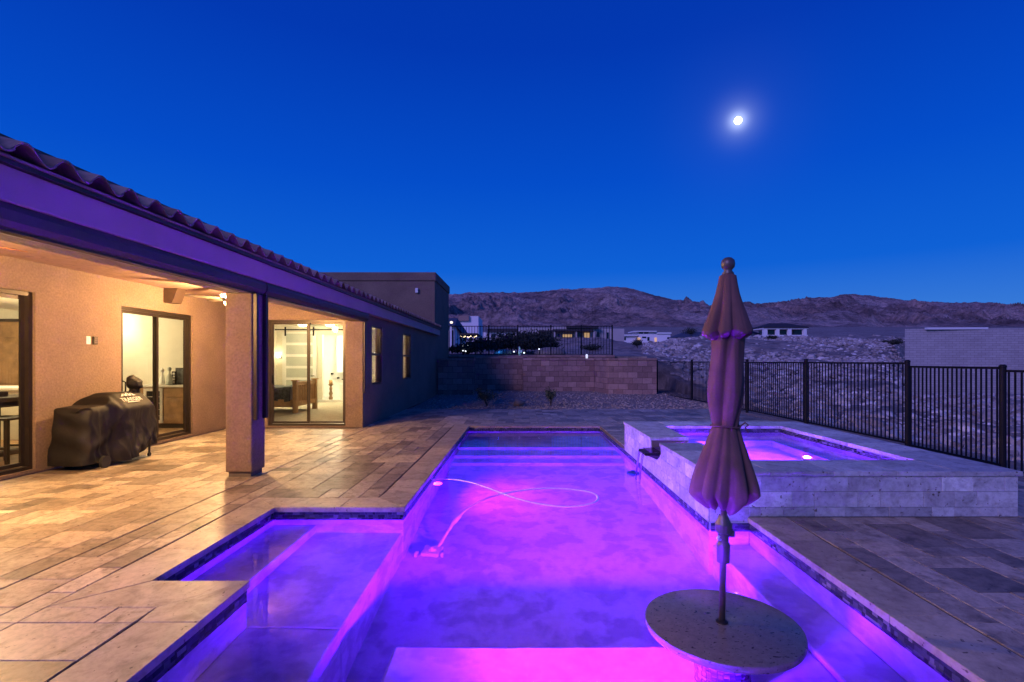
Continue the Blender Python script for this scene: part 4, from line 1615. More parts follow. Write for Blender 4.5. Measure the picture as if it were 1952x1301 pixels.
# barn door
bd = thing('barn_door', 'white sliding barn door with five frosted panels on a black rail', 'barn door', (-7.8, 18.12, 0.05))
bxa, bxb = P(538, 0, 18.1)[0], P(603, 0, 18.1)[0]
m_ = MB()
zb0, zb1 = 0.05, 2.53
m_.box(bxa, bxa + 0.13, 18.10, 18.14, zb0, zb1)
m_.box(bxb - 0.13, bxb, 18.10, 18.14, zb0, zb1)
nb = 6
for k in range(nb + 1):
    zc = zb0 + (zb1 - zb0) * k / nb
    m_.box(bxa + 0.13, bxb - 0.13, 18.10, 18.14, max(zb0, zc - 0.045), min(zb1, zc + 0.045))
m_.build('frame', 'white', bd)
for k in range(nb):
    B(bxa + 0.13, bxb - 0.13, 18.112, 18.13, zb0 + (zb1 - zb0) * k / nb + 0.045, zb0 + (zb1 - zb0) * (k + 1) / nb - 0.045).build('panel', 'frost', bd)
for xx in (bxa + 0.09, bxb - 0.12):
    B(xx, xx + 0.05, 18.075, 18.099, 2.40, 2.72).build('hanger', 'black', bd)
B(-8.73, -5.4, 18.05, 18.074, 2.60, 2.64).build('rail', 'black', bd)
MB().tube([(bxb - 0.07, 18.09, 0.98), (bxb - 0.07, 18.06, 0.98), (bxb - 0.18, 18.06, 0.98)], 0.012, 8).build('handle', 'black', bd)

# bathroom
tubx0, tubx1 = -6.72, -4.75
bt = thing('bathtub', 'white bathtub in the bright bathroom beyond the bedroom', 'bathtub', (-5.8, 19.3, 0.03))
m_ = MB()
m_.box(tubx0, tubx1, 18.9, 18.98, 0.029, 0.62)
m_.box(tubx0, tubx1, 20.3, 20.38, 0.029, 0.62)
m_.box(tubx0, tubx0 + 0.08, 18.981, 20.299, 0.029, 0.62)
m_.box(tubx1 - 0.08, tubx1, 18.981, 20.299, 0.029, 0.62)
m_.box(tubx0 + 0.081, tubx1 - 0.081, 18.981, 20.299, 0.10, 0.16)
m_.build('tub_shell', 'white', bt)
B(tubx0 - 0.02, tubx1, 18.87, 18.985, 0.622, 0.66).build('rim', 'white', bt, bevel=0.01)
MB().tube([(-6.75, 19.2, 0.82), (-6.55, 19.1, 0.82), (-6.48, 19.06, 0.79)], 0.02, 8).build('faucet', 'black', bt)
cb = thing('bathroom_panel', 'tall white shower panel wall with black fixtures', 'shower panel', (-6.9, 20.2, 0.03))
B(-7.28, -6.78, 20.1, 20.59, 1.05, 2.5).build('cabinet', 'white', cb, bevel=0.005)
for px_, py_ in ((644, 665), (654, 661), (643.5, 721), (632, 713)):
    q = P(px_, py_, 20.45)
    MB().tube([(q[0], 20.59, q[2]), (q[0], 20.45, q[2])], 0.035, 12).build('fixture', 'black', cb)
cs_ = thing('candle_stand', 'carved wooden candle stand with a fat candle by the bathtub', 'candle stand', (-6.93, 18.55, 0.03))
MB().lathe([(0.14, 0.031), (0.13, 0.06), (0.06, 0.10), (0.075, 0.16), (0.045, 0.24), (0.07, 0.33), (0.04, 0.42), (0.055, 0.52), (0.03, 0.60), (0.09, 0.64), (0.09, 0.66)], -6.93, 18.55, 14).build('stand', 'oak', cs_)
MB().lathe([(0.065, 0.661), (0.065, 0.82), (0.02, 0.825)], -6.93, 18.55, 14).build('candle', 'pine', cs_, smooth=True)

# room lamps
def room_light(x, y, z, e, label, r=0.17, col=(1.0, 0.80, 0.46)):
    t = thing('ceiling_light', label, 'ceiling light', (x, y, z), 'flush ceiling lights in the rooms')
    MB().lathe([(r * 0.9, z - 0.001), (r, z - 0.02), (r * 0.95, z - 0.03)], x, y, 24).build('trim', 'white', t)
    MB().lathe([(r * 0.9, z - 0.031), (r * 0.85, z - 0.07), (r * 0.5, z - 0.10), (0.01, z - 0.11)], x, y, 24).build('diffuser', 'roomlight', t, smooth=True)
    lamp('room_lamp', 'POINT', (x, y, z - 0.22), e, col, 0.12)


q = P(577, 0, 16.8)
room_light(q[0], 16.8, 2.76, 75, 'left glowing flush ceiling light in the bedroom')
q = P(629, 0, 16.8)
room_light(q[0], 16.8, 2.76, 75, 'right glowing flush ceiling light in the bedroom')
lamp('bath_lamp', 'POINT', (-6.5, 18.9, 2.3), 190, (1.0, 0.88, 0.58), 0.2)
lamp('great_room_lamp', 'POINT', (-9.3, 10.6, 2.4), 105, (1.0, 0.80, 0.46), 0.2)
lamp('hall_lamp', 'POINT', (-10.0, 12.2, 2.4), 38, (1.0, 0.84, 0.52), 0.15)
lamp('kitchen_lamp', 'POINT', (-9.6, 8.6, 2.5), 110, (1.0, 0.78, 0.43), 0.2)
sc_ = thing('wall_sconce', 'small wall lamp glowing on the bedroom wall left of the barn door', 'wall lamp', (-8.55, 18.1, 1.7))
MB().lathe([(0.06, 1.62), (0.09, 1.80)], -8.6, 18.06, 14, cap=False).build('shade', 'roomlight', sc_, smooth=True)
B(-8.64, -8.56, 18.17, 18.199, 1.6, 1.75).build('bracket', 'black', sc_)

# ================================================================== covered grill
gr = thing('covered_grill', 'pellet grill under a dark brown cover with white logo by the patio wall', 'grill', (-6.17, 7.65, 0))


def lerpk(t, ks, vs_):
    return float(np.interp(t, ks, vs_))


nst, nsec = 56, 46
vs = []
for i in range(nst + 1):
    t = i / nst
    y = 7.02 + 1.24 * t
    # height, back x, front x along the grill
    h = lerpk(t, [0, 0.02, 0.26, 0.33, 0.42, 0.9, 0.985, 1.0], [0.80, 0.86, 0.88, 0.98, 1.045, 1.035, 0.97, 0.86])
    xb = lerpk(t, [0, 0.04, 0.3, 0.9, 1.0], [-6.44, -6.49, -6.50, -6.50, -6.47])
    xf = lerpk(t, [0, 0.05, 0.26, 0.34, 0.45, 0.9, 1.0], [-6.10, -5.98, -5.96, -5.90, -5.86, -5.87, -5.93])
    rnd_ = lerpk(t, [0, 0.28, 0.4, 1.0], [0.05, 0.05, 0.22, 0.22])
    hem = 0.045 + 0.03 * math.sin(t * 9 + 1) + lerpk(t, [0, 0.6, 1], [0.0, 0.05, 0.17])
    for j in range(nsec + 1):
        s = j / nsec
        if s < 0.3:
            u = s / 0.3
            x, z = xb, hem + (h - rnd_ - hem) * u
            dn = 1 - u
            nxv = -1
        elif s < 0.62:
            u = (s - 0.3) / 0.32
            # top: rounded
            if u < 0.25:
                a_ = math.pi - (u / 0.25) * math.pi / 2
                x, z = xb + rnd_ + rnd_ * math.cos(a_), h - rnd_ + rnd_ * math.sin(a_)
            elif u < 0.5:
                k = (u - 0.25) / 0.25
                x, z = xb + rnd_ + (xf - xb - 2 * rnd_) * k, h + 0.004 * math.sin(k * 6 + t * 11)
            else:
                k = (u - 0.5) / 0.5
                x, z = xf - rnd_ + rnd_ * k, h - rnd_ * k + 0.018 * math.sin(math.pi * k)
            dn = 0
            nxv = 0
        else:
            u = (s - 0.62) / 0.38
            x, z = xf, h - rnd_ - (h - rnd_ - hem) * u
            dn = u
            nxv = 1
        crease = 0.030 * (1 - abs(2 * ((mnoise.noise((t * 5.5 + dn * 1.6, dn * 1.1, 7.7)) + 1) / 2) - 1)) ** 6 + 0.014 * (1 - abs(mnoise.noise((t * 14 - dn * 2.0, s * 5, 1.7)))) ** 8
        fold = crease * 2.1 + 0.012 * math.sin(t * 27 + 1.7 * math.sin(t * 5)) + 0.007 * math.sin(t * 47 + 2) + 0.02 * mnoise.noise((t * 9, s * 6, 3.1))
        sag = 0.06 * math.sin(math.pi * t) * dn
        drape = 0.10 * max(0.0, math.sin((t - 0.34) * 4.2 + dn * 2.3)) * dn * (1 - dn) * 2
        x += nxv * (fold * (0.15 + 0.95 * dn) + sag * 0.3 - drape * 0.6)
        yy = y + (0.012 * math.sin(s * 30 + 2) if 0.02 < t < 0.98 else 0)
        if t < 0.06:
            yy -= 0.05 * dn + 0.012 * math.sin(s * 40)
        vs.append((x, yy, z))
fs = [(i * (nsec + 1) + j, i * (nsec + 1) + j + 1, (i + 1) * (nsec + 1) + j + 1, (i + 1) * (nsec + 1) + j) for i in range(nst) for j in range(nsec)]
# end curtains: rows that fall from the profile to a flat end
def end_cap(i0, sign):
    base = [vs[i0 * (nsec + 1) + j] for j in range(nsec + 1)]
    k0 = i0 * (nsec + 1)
    k = len(vs)
    half = nsec // 2
    for j in range(half):
        a, b = k0 + j, k0 + nsec - j
        a2, b2 = k0 + j + 1, k0 + nsec - j - 1
        fs.append((a, a2, b2, b) if a2 != b2 else (a, a2, b))


end_cap(0, -1)
end_cap(nst, 1)
cover = MB().add(vs, fs).build('cover', 'cover', gr, smooth=True, fixn=True, subsurf=1)
# covered chimney and its neck
MB().lathe([(0.07, 1.0), (0.066, 1.04), (0.060, 1.075), (0.085, 1.10), (0.108, 1.125), (0.112, 1.17), (0.104, 1.215), (0.102, 1.225), (0.07, 1.25), (0.005, 1.262)], -6.12, 8.06, 40,
           mod=lambda r, z, a: (r * (1 + (0.13 * mnoise.noise((math.cos(a) * 2.5, math.sin(a) * 2.5, z * 14)) + 0.10 * math.sin(9 * a) * (1 if z < 1.12 else 0.25))), -0.035 * math.cos(a) * (1 if z > 1.1 else 0))).build('chimney_cover', 'cover', gr, smooth=True)
# feet
for (x, y) in ((-5.93, 8.12), (-6.40, 8.12)):
    lg = MB().tube([(x, y, 0.26), (x, y, 0.06)], [0.018, 0.014], 8).build('leg', 'rubber', gr)
    MB().tube([(x - 0.012, y, 0.03), (x + 0.012, y, 0.03)], 0.03, 14).build('caster', 'rubber', lg)
for x in (-5.90, -6.42):
    MB().tube([(x - 0.02, 7.22, 0.085), (x + 0.02, 7.22, 0.085)], 0.085, 20).build('wheel', 'rubber', gr)
MB().tube([(-6.42, 7.22, 0.085), (-5.90, 7.22, 0.085)], 0.012, 8).build('axle', 'rubber', gr)
# printed logo on the sloping lid: lettering and mountain emblem
def text_part(txt, size, origin, ux, uz, parent, name, mat):
    cu = bpy.data.curves.new('txt', 'FONT')
    cu.body = txt
    cu.size = size
    cu.align_x = 'CENTER'
    cu.extrude = 0.0012
    ob = bpy.data.objects.new('txt', cu)
    C.objects.link(ob)
    dg = bpy.context.evaluated_depsgraph_get()
    me = bpy.data.meshes.new_from_object(ob.evaluated_get(dg))
    bpy.data.objects.remove(ob)
    ux, uz = Vector(ux).normalized(), Vector(uz).normalized()
    un = ux.cross(uz)
    vs_ = [tuple(Vector(origin) + ux * v.co.x + uz * v.co.y + un * v.co.z) for v in me.vertices]
    fs_ = [tuple(p.vertices) for p in me.polygons]
    return MB().add(vs_, fs_).build(name, mat, parent)


LOGO_O, LUX, LUZ = (-5.915, 7.76, 0.915), (0, 1, 0), (-0.707, 0, 0.707)
text_part('TRAEGER', 0.095, LOGO_O, LUX, LUZ, cover, 'logo_lettering', 'print')
ux, uz = Vector(LUX), Vector(LUZ).normalized()
m_ = MB()
un = ux.cross(uz)
for c, w, hgt_ in ((-0.075, 0.075, 0.055), (0.0, 0.06, 0.075), (0.075, 0.075, 0.06)):
    for sgn in (-1, 1):
        p0 = Vector(LOGO_O) + uz * 0.10
        a_ = p0 + ux * (c + sgn * w)
        b_ = p0 + ux * (c + sgn * 0.012)
        t1 = p0 + ux * (c + sgn * 0.006) + uz * hgt_
        t2 = p0 + ux * (c + sgn * 0.03) + uz * hgt_ * 0.5
        m_.add([a_, b_, t1, t2], [(0, 1, 2, 3)])
m_.build('logo_emblem', 'print', cover)
m_ = MB()
p0 = Vector(LOGO_O) - uz * 0.028
m_.add([p0 - ux * 0.12, p0 + ux * 0.12, p0 + ux * 0.12 + uz * 0.012, p0 - ux * 0.12 + uz * 0.012], [(0, 1, 2, 3)])
m_.build('logo_line', 'print', cover)

# ================================================================== swim-up table and umbrella
TX, TY, TZ = 1.185, 3.0, -0.02
tb = thing('pool_table_island', 'round speckled stone table standing in the pool on a mosaic pedestal', 'table', (TX, TY, WZ - 0.50))
tr = 0.443
prof_t = [(0.02, TZ - 0.048), (tr - 0.018, TZ - 0.048), (tr - 0.005, TZ - 0.042), (tr, TZ - 0.030), (tr, TZ - 0.014), (tr - 0.004, TZ - 0.004), (tr - 0.012, TZ), (0.03, TZ)]
MB().lathe(prof_t, TX, TY, 96).build('tabletop', 'terrazzo', tb, smooth=True).data.set_sharp_from_angle(angle=R(40))
MB().lathe([(0.15, WZ - 0.50), (0.15, TZ - 0.049)], TX, TY, 40).build('pedestal', 'grout', tb, smooth=True)
m_ = MB()
nt_ = 30
for r_ in range(29):
    za = -0.612 + 0.0187 * r_
    for k in range(nt_):
        a0_, a1_ = 2 * math.pi * (k + 0.06) / nt_, 2 * math.pi * (k + 0.94) / nt_
        rr_ = 0.156 + random.uniform(0, 0.002)
        m_.prism([(TX + 0.149 * math.cos(a0_), TY + 0.149 * math.sin(a0_)), (TX + rr_ * math.cos(a0_), TY + rr_ * math.sin(a0_)),
                  (TX + rr_ * math.cos(a1_), TY + rr_ * math.sin(a1_)), (TX + 0.149 * math.cos(a1_), TY + 0.149 * math.sin(a1_))], za + 0.001, za + 0.0177)
m_.build('mosaic_tiles', 'mosaic', tb, kind='stuff')

um = thing('patio_umbrella', 'tall closed brown patio umbrella tied up above the pool table', 'umbrella', (TX, TY, TZ))
LEAN = (0.0172, 0.0)
def upx(z): return TX + LEAN[0] * (z - TZ)


MB().tube([(upx(z), TY, z) for z in (TZ + 0.001, 0.5, 1.0, 2.05)], 0.0185, 16).build('pole', 'pole', um, smooth=True)
MB().lathe([(0.035, TZ + 0.0005), (0.035, TZ + 0.008), (0.024, TZ + 0.014)], TX, TY, 20).build('pole_ring', 'bronze', um)
cr = MB().lathe([(0.022, 0.33), (0.036, 0.335), (0.038, 0.44), (0.030, 0.455), (0.030, 0.50), (0.046, 0.515), (0.046, 0.56), (0.024, 0.61)], upx(0.45), TY, 16).build('crank_housing', 'pole', um, smooth=False)
MB().tube([(upx(0.5) + 0.03, TY, 0.50), (upx(0.5) + 0.062, TY, 0.50)], 0.02, 10).build('crank_knob', 'pole', cr)
MB().tube([(upx(0.5) - 0.03, TY - 0.03, 0.475), (upx(0.5) - 0.055, TY - 0.05, 0.49), (upx(0.5) - 0.05, TY - 0.06, 0.505)], 0.008, 8).build('latch', 'hose', cr)


def cloth(seed, nf, amp, twist=0.0, hemz=None, hemamp=0.0, sharp=1.0, tilt=0.0):
    """irregular hanging folds: every fold its own place, width and depth"""
    r_ = random.Random(seed)
    folds = []
    for k in range(nf):
        folds.append((2 * math.pi * (k + r_.uniform(-0.42, 0.42)) / nf, r_.uniform(0.25, 1.35), r_.uniform(0.13, 0.25) * 6.5 / nf * sharp, r_.uniform(-1, 1)))

    def f(r, z, a):
        w = 0.0
        for c, h, wd, tw in folds:
            d = (a - c - (twist + 0.5 * twist * tw) * (z - 1.2) + math.pi) % (2 * math.pi) - math.pi
            w -= 1.15 * h * math.exp(-abs(d / wd) ** 1.5)
        w += 0.36
        w += 0.42 * mnoise.noise((math.cos(a) * 1.1 + z * 1.1, math.sin(a) * 1.1, z * 1.7 + seed * 1.3))
        w += 0.20 * mnoise.noise((math.cos(a) * 2.2, math.sin(a) * 2.2, z * 5 + seed)) + 0.05 * mnoise.noise((math.cos(a) * 9, math.sin(a) * 9, z * 9 + seed))
        dz = 0.0
        if hemz is not None and z < hemz:
            k = min(1.0, (hemz - z) / 0.10)
            dz = tilt * k * (math.sin(a) + 0.35 * math.cos(a + 0.6)) - hemamp * k * (w - 0.25) + hemamp * 0.9 * k * mnoise.noise((math.cos(a) * 1.3, math.sin(a) * 1.3, seed * 3.7))
        return r * (1 + amp(z) * w), dz
    return f


sstep1 = lambda a, b, x: float(sstep(a, b, np.array(x)))
# skirt below the tie
sk = [(0.072, 1.135), (0.074, 1.125), (0.082, 1.10), (0.096, 1.05), (0.112, 1.00), (0.130, 0.94), (0.148, 0.88), (0.164, 0.82), (0.174, 0.775), (0.176, 0.752), (0.166, 0.738), (0.138, 0.712), (0.108, 0.688), (0.085, 0.675), (0.06, 0.70)]
MB().lathe(sk, TX, TY, 260, cloth(5, 9, lambda z: 0.14 + 0.22 * sstep1(1.12, 0.78, z), 0.35, 0.82, 0.075, 1.0, 0.045), LEAN, TZ, cap=False).build('canopy_skirt', 'canopy', um, smooth=True)
# middle wrap
mdl = [(0.05, 1.80), (0.085, 1.70), (0.087, 1.64), (0.089, 1.56), (0.092, 1.48), (0.095, 1.40), (0.095, 1.33), (0.090, 1.27), (0.083, 1.22), (0.076, 1.175), (0.070, 1.136)]
MB().lathe(mdl, TX, TY, 260, cloth(14, 6, lambda z: 0.26 + 0.12 * math.sin((z - 1.1) * 4.5), 1.7, None, 0, 1.15), LEAN, TZ, cap=False).build('canopy', 'canopy', um, smooth=True)
# upper vent tier
up = [(0.03, 2.03), (0.048, 2.018), (0.056, 1.97), (0.068, 1.91), (0.084, 1.85), (0.102, 1.79), (0.120, 1.735), (0.132, 1.70), (0.134, 1.688), (0.124, 1.680), (0.102, 1.668), (0.084, 1.655), (0.07, 1.68)]
MB().lathe(up, TX, TY, 260, cloth(31, 8, lambda z: 0.08 + 0.36 * sstep1(2.0, 1.70, z), 0.2, 1.78, 0.045, 0.9, 0.012), LEAN, TZ, cap=False).build('vent_canopy', 'canopy', um, smooth=True)
tie = MB()
ring = [(upx(1.137) + 0.082 * math.cos(a), TY + 0.082 * math.sin(a), 1.137 + 0.004 * math.sin(2 * a)) for a in np.linspace(0, 2 * math.pi, 30)]
tie.tube(ring, 0.006, 6)
tie.tube([(upx(1.137) + 0.075, TY - 0.03, 1.137), (upx(1.137) + 0.10, TY - 0.04, 1.16), (upx(1.137) + 0.118, TY - 0.04, 1.145), (upx(1.137) + 0.105, TY - 0.03, 1.13), (upx(1.137) + 0.122, TY - 0.03, 1.10)], 0.005, 6)
tie.build('tie_cord', 'canopy', um, smooth=True)
fz = 2.085
MB().lathe([(0.03, 2.025), (0.034, 2.035), (0.022, 2.05), (0.024, 2.056), (0.036, 2.07), (0.040, 2.09), (0.036, 2.112), (0.02, 2.126), (0.004, 2.13)], upx(2.08), TY, 20).build('finial', 'pole', um, smooth=True)

# ================================================================== block garden wall at the back
gw = thing('garden_wall', 'reddish concrete block retaining wall with jogs behind the gravel bed', 'wall', (1.0, 23.5, 0))


def block_run(p0, p1, z0, z1, cap_h=0.10, th=0.2, bh=0.252, bl=0.42):
    L = math.hypot(p1[0] - p0[0], p1[1] - p0[1])
    dx, dy = (p1[0] - p0[0]) / L, (p1[1] - p0[1]) / L
    nx, ny = dy, -dx                       # towards the camera side for left-to-right runs
    def quad(a, b, f0, f1):
        return [(p0[0] + dx * a + nx * f0, p0[1] + dy * a + ny * f0), (p0[0] + dx * b + nx * f0, p0[1] + dy * b + ny * f0),
                (p0[0] + dx * b + nx * f1, p0[1] + dy * b + ny * f1), (p0[0] + dx * a + nx * f1, p0[1] + dy * a + ny * f1)]
    MB().prism(quad(0.0, L, -th, -0.012), z0 - 0.3, z1 - cap_h).build('wall_core', 'mortar', gw)
    z = z1 - cap_h
    row = 0
    while z > z0 - 0.02:
        s = -bl * (0.5 if row % 2 else 0.0)
        while s < L - 0.005:
            a, b = max(s, 0), min(s + bl, L)
            if b - a > 0.03:
                g = 0.006
                MB().prism(quad(a + g, b - g, -0.0115, random.uniform(-0.002, 0.004)), z - bh + g, z - g).build('block', 'block', gw, bevel=0.004)
            s += bl
        z -= bh
        row += 1
    n = max(1, int(round(L / bl)))
    for k in range(n):
        MB().prism(quad(L * k / n + 0.003, L * (k + 1) / n - 0.003, -th - 0.02, 0.035), z1 - cap_h + 0.002, z1).build('cap_block', 'block', gw, bevel=0.006)


X_ = lambda px, D: (px - 993.0) * D / FOC
block_run((-3.54, 21.7), (X_(905, 21.7), 21.7), 0.0, 1.62)
block_run((X_(905, 21.7) - 0.3, 24.6), (X_(997, 24.0), 24.6), 0.05, 1.72)
block_run((X_(997, 24.0), 24.0), (X_(1133, 24.0), 24.0), 0.07, 1.63)
block_run((X_(1133, 24.0), 24.0), (X_(1160, 22.0), 22.0), 0.07, 1.63)
block_run((X_(1160, 22.0), 22.0), (X_(1252, 22.0), 22.0), 0.05, 1.63)
# upper cap course of the terrace behind
block_run((-3.5, 25.3), (X_(1172, 25.3), 25.3), 1.52, 1.80, cap_h=0.11)
q = P(1121, 680, 23.6)
t_ = thing('wall_light', 'small round white light on top of the block wall', 'wall light', (q[0], 24.1, 1.64))
MB().lathe([(0.05, 1.631), (0.05, 1.70), (0.06, 1.72), (0.05, 1.80), (0.02, 1.83)], q[0], 24.06, 14).build('globe', emit('dim_globe', (0.85, 0.9, 1.0), 0.7), t_, smooth=True)


# ------------------------------------------------------------------ iron fences
def fence(name, label, pts, zb, ht, n_p, group=None, post_r=0.04, pick=0.014, round_post=False, posts=True):
    """pts: post positions; zb, ht lists per panel"""
    root = thing(name, label, 'fence', (pts[0][0], pts[0][1], zb[0]), group)
    pm = {}
    for i, (x, y) in enumerate(pts):
        z0 = zb[min(i, len(zb) - 1)]
        h_ = ht[min(i, len(ht) - 1)] if i == 0 else max(ht[min(i, len(ht) - 1)], ht[i - 1])
        if round_post:
            MB().lathe([(post_r, z0 - 0.05), (post_r, z0 + h_ + 0.03), (post_r * 1.12, z0 + h_ + 0.035), (post_r * 1.1, z0 + h_ + 0.06), (post_r * 0.6, z0 + h_ + 0.075)], x, y, 14).build('post', 'black', root)
        else:
            p = B(x - post_r, x + post_r, y - post_r, y + post_r, z0 - 0.05, z0 + h_ + 0.05).build('post', 'black', root)
    for i in range(len(pts) - 1):
        (xa, ya), (xb, yb) = pts[i], pts[i + 1]
        L = math.hypot(xb - xa, yb - ya)
        dx, dy = (xb - xa) / L, (yb - ya) / L
        z0, h_ = zb[i], ht[i]
        for zz, hh in ((z0 + h_, 0.035), (z0 + 0.06, 0.035)):
            w = 0.015
            MB().prism([(xa + dx * post_r - dy * w, ya + dy * post_r + dx * w), (xb - dx * post_r - dy * w, yb - dy * post_r + dx * w),
                        (xb - dx * post_r + dy * w, yb - dy * post_r - dx * w), (xa + dx * post_r + dy * w, ya + dy * post_r - dx * w)], zz - hh, zz).build('rail', 'black', root)
        n = n_p[i]
        key = round(h_, 3)
        if key not in pm:
            m_ = MB().box(-pick / 2, pick / 2, -pick / 2, pick / 2, 0.061, h_ - 0.036)
            me = bpy.data.meshes.new('picket')
            me.from_pydata(m_.v, [], m_.f)
            me.materials.append(MT['black'])
            pm[key] = me
        for k in range(1, n + 1):
            u = k / (n + 1)
            place('picket', pm[key], (xa + (xb - xa) * u, ya + (yb - ya) * u, z0), root)


fence('iron_fence', 'black picket fence running beside the spa towards the block wall',
      [(6.12, 22.9), (6.55, 19.5), (6.80, 15.3), (6.88, 12.28), (6.95, 9.15), (6.95, 7.34), (6.95, 5.2), (6.95, 3.0)],
      [0.0, 0.0, 0.0, 0.0, -0.03, -0.08, -0.12, -0.12], [1.49, 1.49, 1.49, 1.49, 1.46, 1.47, 1.47, 1.47], [30, 34, 27, 28, 20, 22, 22], round_post=True, post_r=0.042, pick=0.018)
tp = [X_(px, 25.45) for px in (840, 932, 987, 1050, 1108, 1167)]
fence('iron_fence', 'black picket fence standing on top of the back block wall', [(x, 25.45) for x in tp], [1.80] * 6, [1.46] * 6, [16, 9, 11, 10, 10], post_r=0.032, pick=0.022)

# ------------------------------------------------------------------ plants in the gravel
def shrub(x, y, z, h, w, n, label, mat='plant', cat='shrub', group=None, seed=1, leaf=0.06, upright=0.5):
    r_ = random.Random(seed)
    root = thing('desert_shrub', label, cat, (x, y, z), group)
    st_ = MB()
    lf = MB()
    for k in range(9):
        a = r_.uniform(0, 6.28)
        rr_ = r_.uniform(0.1, 1) * w / 2
        tip = (x + math.cos(a) * rr_, y + math.sin(a) * rr_, z + h * r_.uniform(0.55, 1))
        mid_ = (x + math.cos(a) * rr_ * 0.35, y + math.sin(a) * rr_ * 0.35, z + h * 0.45)
        st_.tube([(x, y, z - 0.02), mid_, tip], [0.012, 0.009, 0.004], 5)
        for q in range(n // 9):
            u = r_.random()
            c = Vector(mid_).lerp(Vector(tip), u) + Vector((r_.gauss(0, w * 0.13), r_.gauss(0, w * 0.13), r_.gauss(0, h * 0.08)))
            c.z = max(c.z, z + 0.02)
            d = Vector((r_.gauss(0, 1), r_.gauss(0, 1), r_.gauss(upright, 0.8))).normalized() * leaf * r_.uniform(0.6, 1.5)
            s_ = d.cross(Vector((r_.gauss(0, 1), r_.gauss(0, 1), r_.gauss(0, 1)))).normalized() * leaf * 0.28
            lf.add([c - d * 0.5, c + s_, c + d * 0.5, c - s_], [(0, 1, 2, 3)])
    st_.build('stem', 'darkwood', root)
    lf.build('foliage', mat, root)
    return root


q = at_z(926, 776, 0)
shrub(q[0], 17.3, -0.02, 0.55, 0.75, 700, 'low dark desert shrub on the gravel in front of the shaded recess', seed=3)
q = at_z(1050, 776, 0)
shrub(X_(1050, 17.3), 17.3, -0.02, 0.62, 0.42, 480, 'upright dark desert shrub on the gravel right of the rock', seed=5, upright=1.5)
m_ = MB()
rock_mb(m_, X_(988, 17.4), 17.4, 0.08, 0.36, random.Random(4), 0.6)
o = m_.build('boulder', 'rock', subsurf=2, smooth=True)
tag(o, 'small brown boulder on the gravel between the two shrubs', 'rock')

# ------------------------------------------------------------------ neighbour's yard on the terrace
B(-9.0, 6.3, 25.52, 40.0, 1.2, 1.735).build('terrace', 'desert')
struct(bpy.data.objects['terrace'], 'raised neighbouring yard behind the block wall')
k = 0
for px_, D, h_, w_ in ((880, 27.5, 0.7, 2.0), (915, 29.0, 1.1, 2.4), (945, 31.0, 1.4, 2.8), (972, 32.0, 1.5, 2.6), (1003, 30.5, 1.35, 2.2), (1028, 31.5, 1.5, 2.0), (1046, 33.0, 1.3, 1.6)):
    shrub(X_(px_, D), D, 1.72, h_ * 1.05, w_, 1500, ('dense dark hedge bush at the left end of the neighbouring yard', 'broad dark bush behind the fence left of the blue lit boulder', 'tall dark bush just behind the blue lit boulder', 'tall dark bush left of the glowing statue', 'dark bush right of the glowing statue', 'tall dark bush by the centre fence post', 'dark bush at the right end of the hedge')[k],
          'hedge', 'bush', 'dark bushes behind the terrace fence', 20 + k, 0.17, 0.2)
    k += 1
for (px_, py_, D, s_, lab) in ((957, 668, 26.6, 0.75, 'rounded boulder lit blue behind the terrace fence'), (1049, 670, 27.2, 1.25, 'large low dark boulder behind the right part of the terrace fence')):
    m_ = MB()
    rock_mb(m_, X_(px_, D), D, 1.85, s_, random.Random(int(px_)), 0.55)
    tag(m_.build('boulder', 'rock', subsurf=2, smooth=True), lab, 'rock', None)
lamp('garden_lamp', 'POINT', (X_(950, 26.2), 26.2, 2.05), 2.2, (0.03, 0.25, 1.0), 0.05)
# statue
sx = X_(990, 26.2)
stt = thing('garden_statue', 'small pale garden statue lit cyan behind the terrace fence', 'statue', (sx, 26.2, 1.74))
MB().lathe([(0.11, 1.736), (0.11, 1.78), (0.08, 1.80)], sx, 26.2, 14).build('plinth', 'white', stt)
MB().lathe([(0.07, 1.80), (0.10, 1.86), (0.085, 1.98), (0.095, 2.06), (0.05, 2.12), (0.035, 2.135)], sx, 26.2, 14).build('torso', 'white', stt, smooth=True)
MB().lathe([(0.03, 2.13), (0.055, 2.16), (0.058, 2.20), (0.03, 2.245), (0.004, 2.25)], sx, 26.2, 14).build('head', 'white', stt, smooth=True)
MB().tube([(sx + 0.09, 26.18, 2.05), (sx + 0.13, 26.12, 1.98), (sx + 0.10, 26.07, 1.94)], [0.03, 0.026, 0.02], 8).build('arm', 'white', stt)
lamp('statue_lamp', 'POINT', (sx + 0.2, 25.85, 1.85), 1.6, (0.25, 0.9, 1.0), 0.03)
for i, (px_, py_, D) in enumerate(((980, 672, 26.0), (999, 674, 26.0), (1028, 667, 26.6), (884, 661, 27.0), (883, 670, 26.4), (892, 661, 27.5), (888, 671, 26.2))):
    q = P(px_, py_, D)
    t_ = thing('path_light', ('lit path light left of the glowing statue', 'lit path light right of the glowing statue', 'bright lit path light left of the large dark boulder', 'upper left lit path light under the string lights', 'lower left lit path light under the string lights', 'upper right lit path light under the string lights', 'lower right lit path light under the string lights')[i], 'path light', (q[0], D, 1.735), 'path lights in the neighbouring yard')
    MB().tube([(q[0], D, 1.70), (q[0], D, q[2])], 0.014, 6).build('stake', 'black', t_)
    MB().lathe([(0.03, q[2]), (0.045, q[2] + 0.02), (0.03, q[2] + 0.06), (0.005, q[2] + 0.065)], q[0], D, 10).build('lamp', 'pathbulb', t_)

